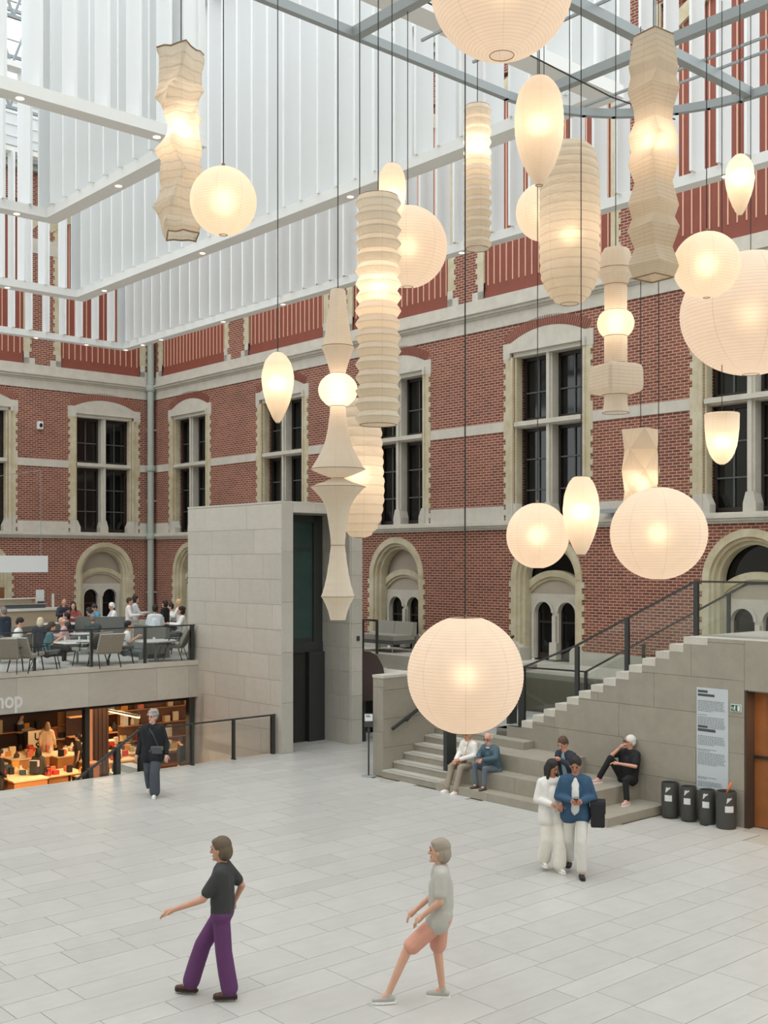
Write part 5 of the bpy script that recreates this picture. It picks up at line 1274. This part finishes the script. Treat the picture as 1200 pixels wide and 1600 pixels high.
    # --- shoes
    for s in 'LR' if shoes else '':
        sg = 1 if s == 'L' else -1; an = j['an'+s]; kn = j['kn'+s]; f = V3(1, sg*.14, 0).normalized(); dz = V3(0, 0, -.05)
        S = MB(); a = an+dz; S.capsule(a-f*.045, a+f*.04, .037, .042, 10, 4); S.capsule(a+f*.03, a+f*.145+V3(0, 0, -.008), .042, .03, 10, 4); S.capsule(an, an+dz, .038, .04); 
        if shoeh: S.capsule(a-f*.05, a-f*.055-V3(0, 0, shoeh), .02, .014)
        so2 = mk('shoe', S, flat(shoe, .5), t, .011, 1)
        so3 = MB(); so3.prism([(a.x+f.x*u-f.y*v, a.y+f.y*u+f.x*v) for u, v in ((-.085, -.03), (-.085, .03), (.06, .042), (.15, .035), (.175, 0), (.15, -.035), (.06, -.042))], a.z-.043, a.z-.02); so3.build('sole', flat((236, 234, 230) if sum(shoe) > 380 else (40, 34, 30)), so2)
    if extra: extra(t, j, hp)
    return t
HANDS = []
def glasses(c=(30, 30, 30)):
    def f(t, j, hp):
        m = MB()
        for sg in (-1, 1): m.tube([hp(.1, sg*.034+.024*cos(a), .018+.018*sin(a)) for a in [k*pi/5 for k in range(10)]], .0035, 5, close=True); m.bar(hp(.1, sg*.058, .022), hp(.0, sg*.08, .02), .005)
        m.bar(hp(.101, -.012, .02), hp(.101, .012, .02), .005); m.build('glasses', flat(c), t)
    return f
def both(*fs):
    def f(*a):
        for g_ in fs: g_(*a)
    return f
def held(name, label, cat, t, p, build):
    """an object held by a person stays a thing of its own"""
    mw = t.matrix_world.copy(); o = bpy.data.objects.new(name, None); COL.objects.link(o); bpy.context.view_layer.update(); mw = t.matrix_world.copy()
    o.matrix_world = mw @ Matrix.Translation(p); tag(o, label, cat); ORG[o.name] = Vector(); build(o); return o
def bag(c, w=.26, h=.2, d=.09, strap=None, c2=None):
    def f(o):
        m = MB(); m.prism([(-w/2, -h/2), (w/2, -h/2), (w/2*.95, h/2), (-w/2*.95, h/2)], -d/2, d/2, 1); q = m.build('pouch', flat(c), o); 
        bm = q.modifiers.new('b', 'BEVEL'); bm.width = .02; bm.segments = 2
        m = MB(); m.box(-w/2*.9, w/2*.9, -d/2-.01, d/2+.01, h*.05, h/2+.005); m.build('flap', flat(c2 or c), o)
        if strap: m = MB(); m.tube(strap, .008, 6); m.build('strap', flat(c), o)
    return f
def phone(o):
    m = MB(); m.box(-.075, .075, -.035, .035, -.005, .005); m.build('case', flat((20, 20, 22), .3), o); m = MB(); m.box(-.068, .068, -.031, .031, .005, .007); m.build('screen', flat((60, 70, 80), .2), o)
# --- woman in black walking
J = walk(.16, .06, 1); J['elL'] = V3(-.02, .27, 1.08); J['wrL'] = V3(.08, .3, .86); J['elR'] = V3(-.06, -.27, 1.08); J['wrR'] = V3(.02, -.32, .84)
p = AT(239, 1244, 0)
w1 = person('grey-haired woman in a long black cardigan walking with a small shoulder bag', p, -97, J, skin=(214, 170, 150), hair=(150, 148, 142), top=(24, 25, 30), bottom=(70, 76, 84), shoe=(232, 232, 230), hem=.28, wide=1.9, hairs='curly', vox=.014, fat=1.18, look=(-18, 0), ht=.985, extra=glasses((120, 50, 40)), jacket=1)
held('shoulder_bag', 'small grey and olive crossbody bag on the black-clad walking woman', 'bag', w1, (.16, .14, .95), bag((70, 76, 80), .07, .15, .22, [(-.02, .02, .07), (.0, -.08, .3), (-.1, -.22, .46)], (96, 98, 84)))
# --- seated couple on the lower seat step
yy = ONX(734, 1190, 6.22)[1]
J = sit(.471, .12, reach=.44, foot=.16, kz=.56); J['wrL'] = V3(.4, .06, .72); J['wrR'] = V3(.42, -.04, .70)
p1 = person('woman in a white blouse and taupe trousers seated on the steps under the big lantern', (6.2, yy, 0), -138, J, skin=(206, 152, 128), hair=(168, 150, 126), top=(232, 228, 222), bottom=(152, 140, 124), shoe=(238, 236, 232), hairs='bob', vox=.014, look=(8, 14), extra=glasses((110, 80, 60)), ht=.93, wide=1.3)
held('tan_bag', 'tan leather bag on the lap of the woman in the white blouse', 'bag', p1, (.3, .0, .66), bag((186, 140, 104), .2, .12, .16, [(-.05, .05, .05), (-.12, .1, .4), (-.28, .12, .52)]))
yy = ONX(769, 1190, 6.2)[1]
J = sit(.471, .22, reach=.42, foot=.02, kz=.62); J['anL'] = V3(.46, .14, .25); J['anR'] = V3(.42, -.12, .25); J['knR'] = V3(.42, -.17, .66)
for s, sg in (('L', 1), ('R', -1)): J['el'+s] = V3(.2, sg*.25, .84); J['wr'+s] = V3(.4, sg*.05, .80)
p2 = person('bald bearded man in a blue-grey sweater and jeans beside the woman in white', (6.16, yy, 0), -138, J, skin=(214, 160, 138), hair=(206, 200, 192), top=(74, 96, 108), bottom=(94, 106, 116), shoe=(92, 82, 72), hairs='bald', vox=.014, look=(12, 20), fat=1.15, ht=.92, extra=both(glasses(), lambda t, j, hp: (lambda m: m.build('beard', flat((206, 202, 196)), t))(MB().ell(hp(.035, 0, -.075), (.058, .055, .045), 10, 7)), lambda t, j, hp: (lambda m: m.build('collar', flat((232, 232, 232)), t))(MB().tube([tuple(j['neck']+V3(.07*cos(a)+.01, .07*sin(a), -.015-.03*cos(a))) for a in [k*pi/6 for k in range(12)]], .014, 6, close=True))))
held('phone', 'dark phone in the hands of the man in the blue-grey sweater', 'phone', p2, (.5, 0, .86), phone)
# --- man with a phone behind the walkers
q = (0, ONX(893, 1190, 5.9)[1])
J = sit(.42, .26, reach=.45, arms='phone', kz=.48)
p3 = person('brown-haired man in dark jacket and blue shirt seated behind the strolling pair', (5.95, q[1], .05), -138, J, skin=(206, 150, 128), hair=(84, 62, 48), top=(44, 50, 60), inner=(140, 164, 176), bottom=(56, 60, 68), shoe=(60, 54, 50), hairs='short', vox=.014, look=(0, 34), fat=1.05, jacket=1)
# --- woman in black leaning on the wall
J = sit(.471, -.12, reach=.40, kz=.56); J['knR'] = V3(.40, .02, .92); J['anR'] = V3(.66, .03, .56); J['knL'] = V3(.43, .16, .58); J['anL'] = V3(.5, .18, .25)
J['knL'], J['knR'] = V3(.40, .27, .60), V3(.26, -.2, .93); J['anL'], J['anR'] = V3(.44, .33, .25), V3(.44, -.33, .56)
J['elR'] = V3(.20, -.2, .99); J['wrR'] = V3(.13, -.09, 1.12); J['elL'] = V3(.1, .26, .82); J['wrL'] = V3(.28, .02, .86)
p4 = person('white-haired woman in black leaning on the stone wall, one foot up', (5.14, 26.68, 0), -141, J, skin=(204, 150, 126), hair=(220, 216, 210), top=(24, 24, 27), bottom=(22, 22, 25), shoe=(214, 168, 168), sleeve='short', hairs='short', vox=.014, look=(-30, 0), fat=1.12, extra=glasses())
# --- strolling pair
J = walk(.10, .02, 1); J['elL'] = V3(.0, .25, 1.12); J['wrL'] = V3(.2, .1, 1.06); J['elR'] = V3(0, -.24, 1.12); J['wrR'] = V3(.2, -.08, 1.08)
p = AT(862, 1361, 0)
p5 = person('dark-haired woman in white blouse and trousers beside the man in blue', p, -78, J, skin=(170, 118, 92), hair=(34, 30, 30), top=(222, 220, 214), bottom=(226, 222, 212), shoe=(220, 214, 204), hairs='long', vox=.014, look=(28, 22), wide=1.9, hem=.25, ht=.97)
J = walk(.2, .02, 1); J['elL'] = V3(-.02, .26, 1.12); J['wrL'] = V3(.24, .08, 1.12); J['elR'] = V3(-.02, -.26, 1.12); J['wrR'] = V3(.24, -.05, 1.12)
p = AT(899, 1366, 0)
p6 = person('dark-haired man in a blue jacket over white looking at his phone while strolling', p, -100, J, skin=(172, 120, 96), hair=(28, 26, 26), top=(48, 80, 108), inner=(214, 214, 210), bottom=(206, 204, 196), shoe=(24, 24, 24), hairs='short', vox=.014, look=(-5, 26), wide=1.35, ht=1.02, jacket=1, fat=1.0, hem=.12)
held('phone', 'dark phone held by the strolling man in the blue jacket', 'phone', p6, (.36, .01, 1.18), phone)
held('black_bag', 'large black bag hanging at the side of the man in the blue jacket', 'bag', p6, (.0, .32, .90), bag((20, 20, 24), .3, .36, .2, [(0, -.02, .18), (0, -.1, .4), (.0, -.16, .54)]))
# --- two passers-by in front
J = walk(.38, .3, -1); J['wrL'] = V3(.52, .2, 1.0); J['elL'] = V3(.2, .22, 1.12); J['elR'] = V3(-.14, -.24, 1.14); J['wrR'] = V3(-.05, -.28, .95); J['anR'] = V3(.40, -.09, .12); J['knR'] = V3(.26, -.09, .54); J['anL'] = V3(-.06, .09, .12); J['knL'] = V3(.0, .09, .52)
for k in ('pelvis', 'hiL', 'hiR', 'chest', 'neck', 'head', 'shL', 'shR'): J[k] = J[k]+V3(.03, 0, .02)
p = AT(352, 1559, 0)
p7 = person('woman in a black top, purple flared trousers and brown heels striding to the left', p, 178, J, skin=(196, 148, 122), hair=(92, 78, 60), top=(52, 54, 54), bottom=(92, 50, 96), shoe=(76, 46, 36), sleeve='short', hairs='bob', vox=.013, wide=1.7, ht=.99, shoeh=.05, look=(0, 6))
J = walk(.36, .2, 1); J['anR'] = V3(-.02, -.09, .09); J['knR'] = V3(.03, -.1, .5); J['anL'] = V3(.56, .09, .10); J['knL'] = V3(.36, .09, .56); J['elL'] = V3(.02, .24, 1.12); J['wrL'] = V3(.2, .18, .95)
p = AT(689, 1563, 0)
p8 = person('person in a pale grey top and peach-pink shorts with grey sneakers striding left in front', p, 180, J, skin=(206, 160, 136), hair=(150, 140, 126), top=(178, 176, 168), bottom=(206, 150, 132), shoe=(168, 166, 160), sleeve='short', hairs='bob', legs='shorts', vox=.013, ht=1.0, hem=.1)
# --- cafe guests: head centre pixel, distance, yaw
CG = [
 ('young man in a white T-shirt looking at his phone at the left of the cafe', 25, 975, 29.2, 10, dict(hair=(26, 24, 24), top=(222, 224, 222), sleeve='short', bottom=(70, 40, 40), look=(0, 25)), 'phone'),
 ('grey-haired guest in navy at the far left edge of the cafe', 9, 958, 33, 150, dict(hair=(120, 116, 110), top=(40, 50, 64)), 'table'),
 ('blond guest in a navy sweater with back to the hall', 61, 979, 31, 80, dict(hair=(206, 196, 168), top=(36, 42, 54), hairs='bob'), 'table'),
 ('woman with brown bob and teal patterned top reading in the dark-backed chair', 74, 991, 28.9, 12, dict(hair=(66, 54, 42), top=(70, 110, 116), sleeve='short', bottom=(34, 34, 38), hairs='bob', look=(0, 25)), 'phone'),
 ('bald man in a pink checked shirt seated behind the railing', 103, 978, 31.5, 195, dict(hair=(200, 190, 180), top=(190, 158, 160), hairs='bald', look=(0, 25)), 'table'),
 ('black-haired guest just behind the man in the pink shirt', 109, 971, 34, 200, dict(hair=(22, 22, 24), top=(54, 54, 58)), 'table'),
 ('bald man in a dark blue jacket by the counter end', 99, 943, 38, -60, dict(hair=(150, 110, 96), top=(44, 50, 62), hairs='bald', look=(0, 30)), 'table'),
 ('dark-haired woman in a red patterned top right of the counter', 114, 948, 37, -70, dict(hair=(30, 26, 26), top=(150, 84, 76), hairs='long'), 'table'),
 ('guest in a bright blue T-shirt bending over a table', 152, 951, 38.5, -140, dict(hair=(60, 50, 44), top=(88, 150, 184), sleeve='short', look=(0, 35)), 'table'),
 ('guest in a black jacket seated before the one in bright blue', 143, 957, 37, 160, dict(hair=(46, 44, 42), top=(24, 24, 28), look=(0, 20)), 'table'),
 ('guest in a white cap and white shirt at the back of the cafe', 179, 949, 38.5, -150, dict(hair=(238, 238, 236), top=(232, 234, 236), look=(0, 20)), 'table'),
 ('grey-haired man in a dark sweater seen from behind in mid cafe', 145, 976, 33, 100, dict(hair=(128, 124, 120), top=(70, 78, 78)), 'lap'),
 ('black-haired young man in a white T-shirt and pale jeans, hand at his mouth', 195, 981, 29.4, 10, dict(hair=(22, 22, 22), top=(226, 224, 220), sleeve='short', bottom=(128, 142, 148)), 'phone'),
 ('guest in a pale blue shirt with a red strap seen from behind', 242, 954, 33.6, 95, dict(hair=(30, 28, 28), top=(206, 216, 220), bottom=(60, 66, 74)), 'lap'),
 ('woman in a white blouse and grey trousers sitting next to the tower', 288, 956, 32.5, 195, dict(hair=(52, 40, 34), top=(232, 232, 228), bottom=(82, 88, 92), hairs='bun'), 'table'),
 ('guest in a tan cap and white shirt near the tower', 283, 944, 36.5, 170, dict(hair=(206, 178, 136), top=(228, 226, 222)), 'table'),
 ('dark-haired guest in white half hidden behind the standing woman', 271, 950, 37, 200, dict(hair=(48, 40, 36), top=(216, 218, 218)), 'table')]
for lb, px, py, Z, yaw, kw, arms in CG:
    x, y, z = ATZ(px, py, Z); h = max(.2, z-2.0-.72); J = sit(h, .12, arms=arms, reach=.42); kw = dict(kw); kw.setdefault('bottom', (60, 62, 66))
    person(lb, (x, y, ZM), yaw, J, vox=.022, **kw)
for lb, px, py, Z, yaw, kw in (('woman in a black top and white shirt hem standing by the cafe tables', 258, 944, 34, 160, dict(hair=(40, 34, 32), top=(26, 26, 28), bottom=(40, 40, 44), hairs='bun', sleeve='short')),
   ('waiter in a white shirt bending towards the tables', 202, 940, 34, 0, dict(hair=(60, 46, 38), top=(226, 224, 220), bottom=(216, 208, 196))), ('waiter with dark hair and pale grey shirt beside the other waiter', 211, 937, 35, 20, dict(hair=(30, 28, 28), top=(196, 200, 202), bottom=(196, 192, 186), hairs='bob'))):
    x, y, z = ATZ(px, py, Z); J = walk(.08, .1); J['wrR'] = V3(.4, -.15, 1.15); J['elR'] = V3(.12, -.25, 1.12)
    person(lb, (x, y, ZM), yaw, J, vox=.022, ht=(z-ZM)/1.59, **kw)
# --- shop visitors and salesman
for lb, px, py, Z, yaw, kw in (('salesman in a pale shirt with dark tie at the back of the shop', 32, 1120, 49, 0, dict(hair=(52, 40, 34), top=(190, 184, 180), bottom=(24, 24, 26))),
   ('visitor in a cream dress-like coat beside the letter board', 74, 1134, 46, 95, dict(hair=(150, 120, 86), top=(232, 200, 160), bottom=(220, 184, 144), hairs='long', hem=.8)),
   ('man in a black cap and dark T-shirt browsing the shop tables', 122, 1152, 43.5, 185, dict(hair=(18, 18, 18), top=(48, 42, 36), bottom=(88, 74, 60), sleeve='short')),
   ('long-haired woman with a patterned rucksack at the shop front', 60, 1175, 40.5, 80, dict(hair=(26, 22, 20), top=(66, 60, 50), bottom=(52, 64, 74), hairs='long', fat=1.1)),
   ('visitor in black cut by the left edge of the shop', 1, 1178, 39.5, 20, dict(hair=(24, 22, 22), top=(20, 20, 22), bottom=(66, 62, 58))),
   ('dark figure in the shop between the walking woman and the black post', 284, 1128, 42, 160, dict(hair=(24, 22, 22), top=(40, 42, 46), bottom=(90, 86, 84)))):
    x, y, z = ATZ(px, py, Z); J = walk(.1, .1)
    if 'salesman' in lb: J['wrL'] = V3(.42, .15, 1.1); J['wrR'] = V3(.42, -.1, 1.1)
    t = person(lb, (x, y, SF), yaw, J, vox=.022, ht=min(1.12, (z-SF)/1.59), **kw)
    if 'rucksack' in lb: held('rucksack', 'black and white patterned rucksack on the long-haired woman in the shop', 'bag', t, (-.2, .05, 1.1), bag((60, 58, 60), .16, .45, .3, None, (190, 186, 180)))
# ---------------------------------------------------------------- settle the figures into plain meshes
bpy.context.view_layer.update(); dg = bpy.context.evaluated_depsgraph_get()
new = {}
for o in PEND:
    me_ = bpy.data.meshes.new_from_object(o.evaluated_get(dg)); me_.name = o.name; new[o.name] = me_
for o in PEND:
    mt = o.data.materials[0]; o.modifiers.clear(); o.data = new[o.name]
    if not o.data.materials: o.data.materials.append(mt)
for o, hme in HANDS:
    b = bmesh.new(); b.from_mesh(o.data); b.from_mesh(hme); b.to_mesh(o.data); b.free(); o.data.polygons.foreach_set('use_smooth', [True]*len(o.data.polygons)); del o['_h']
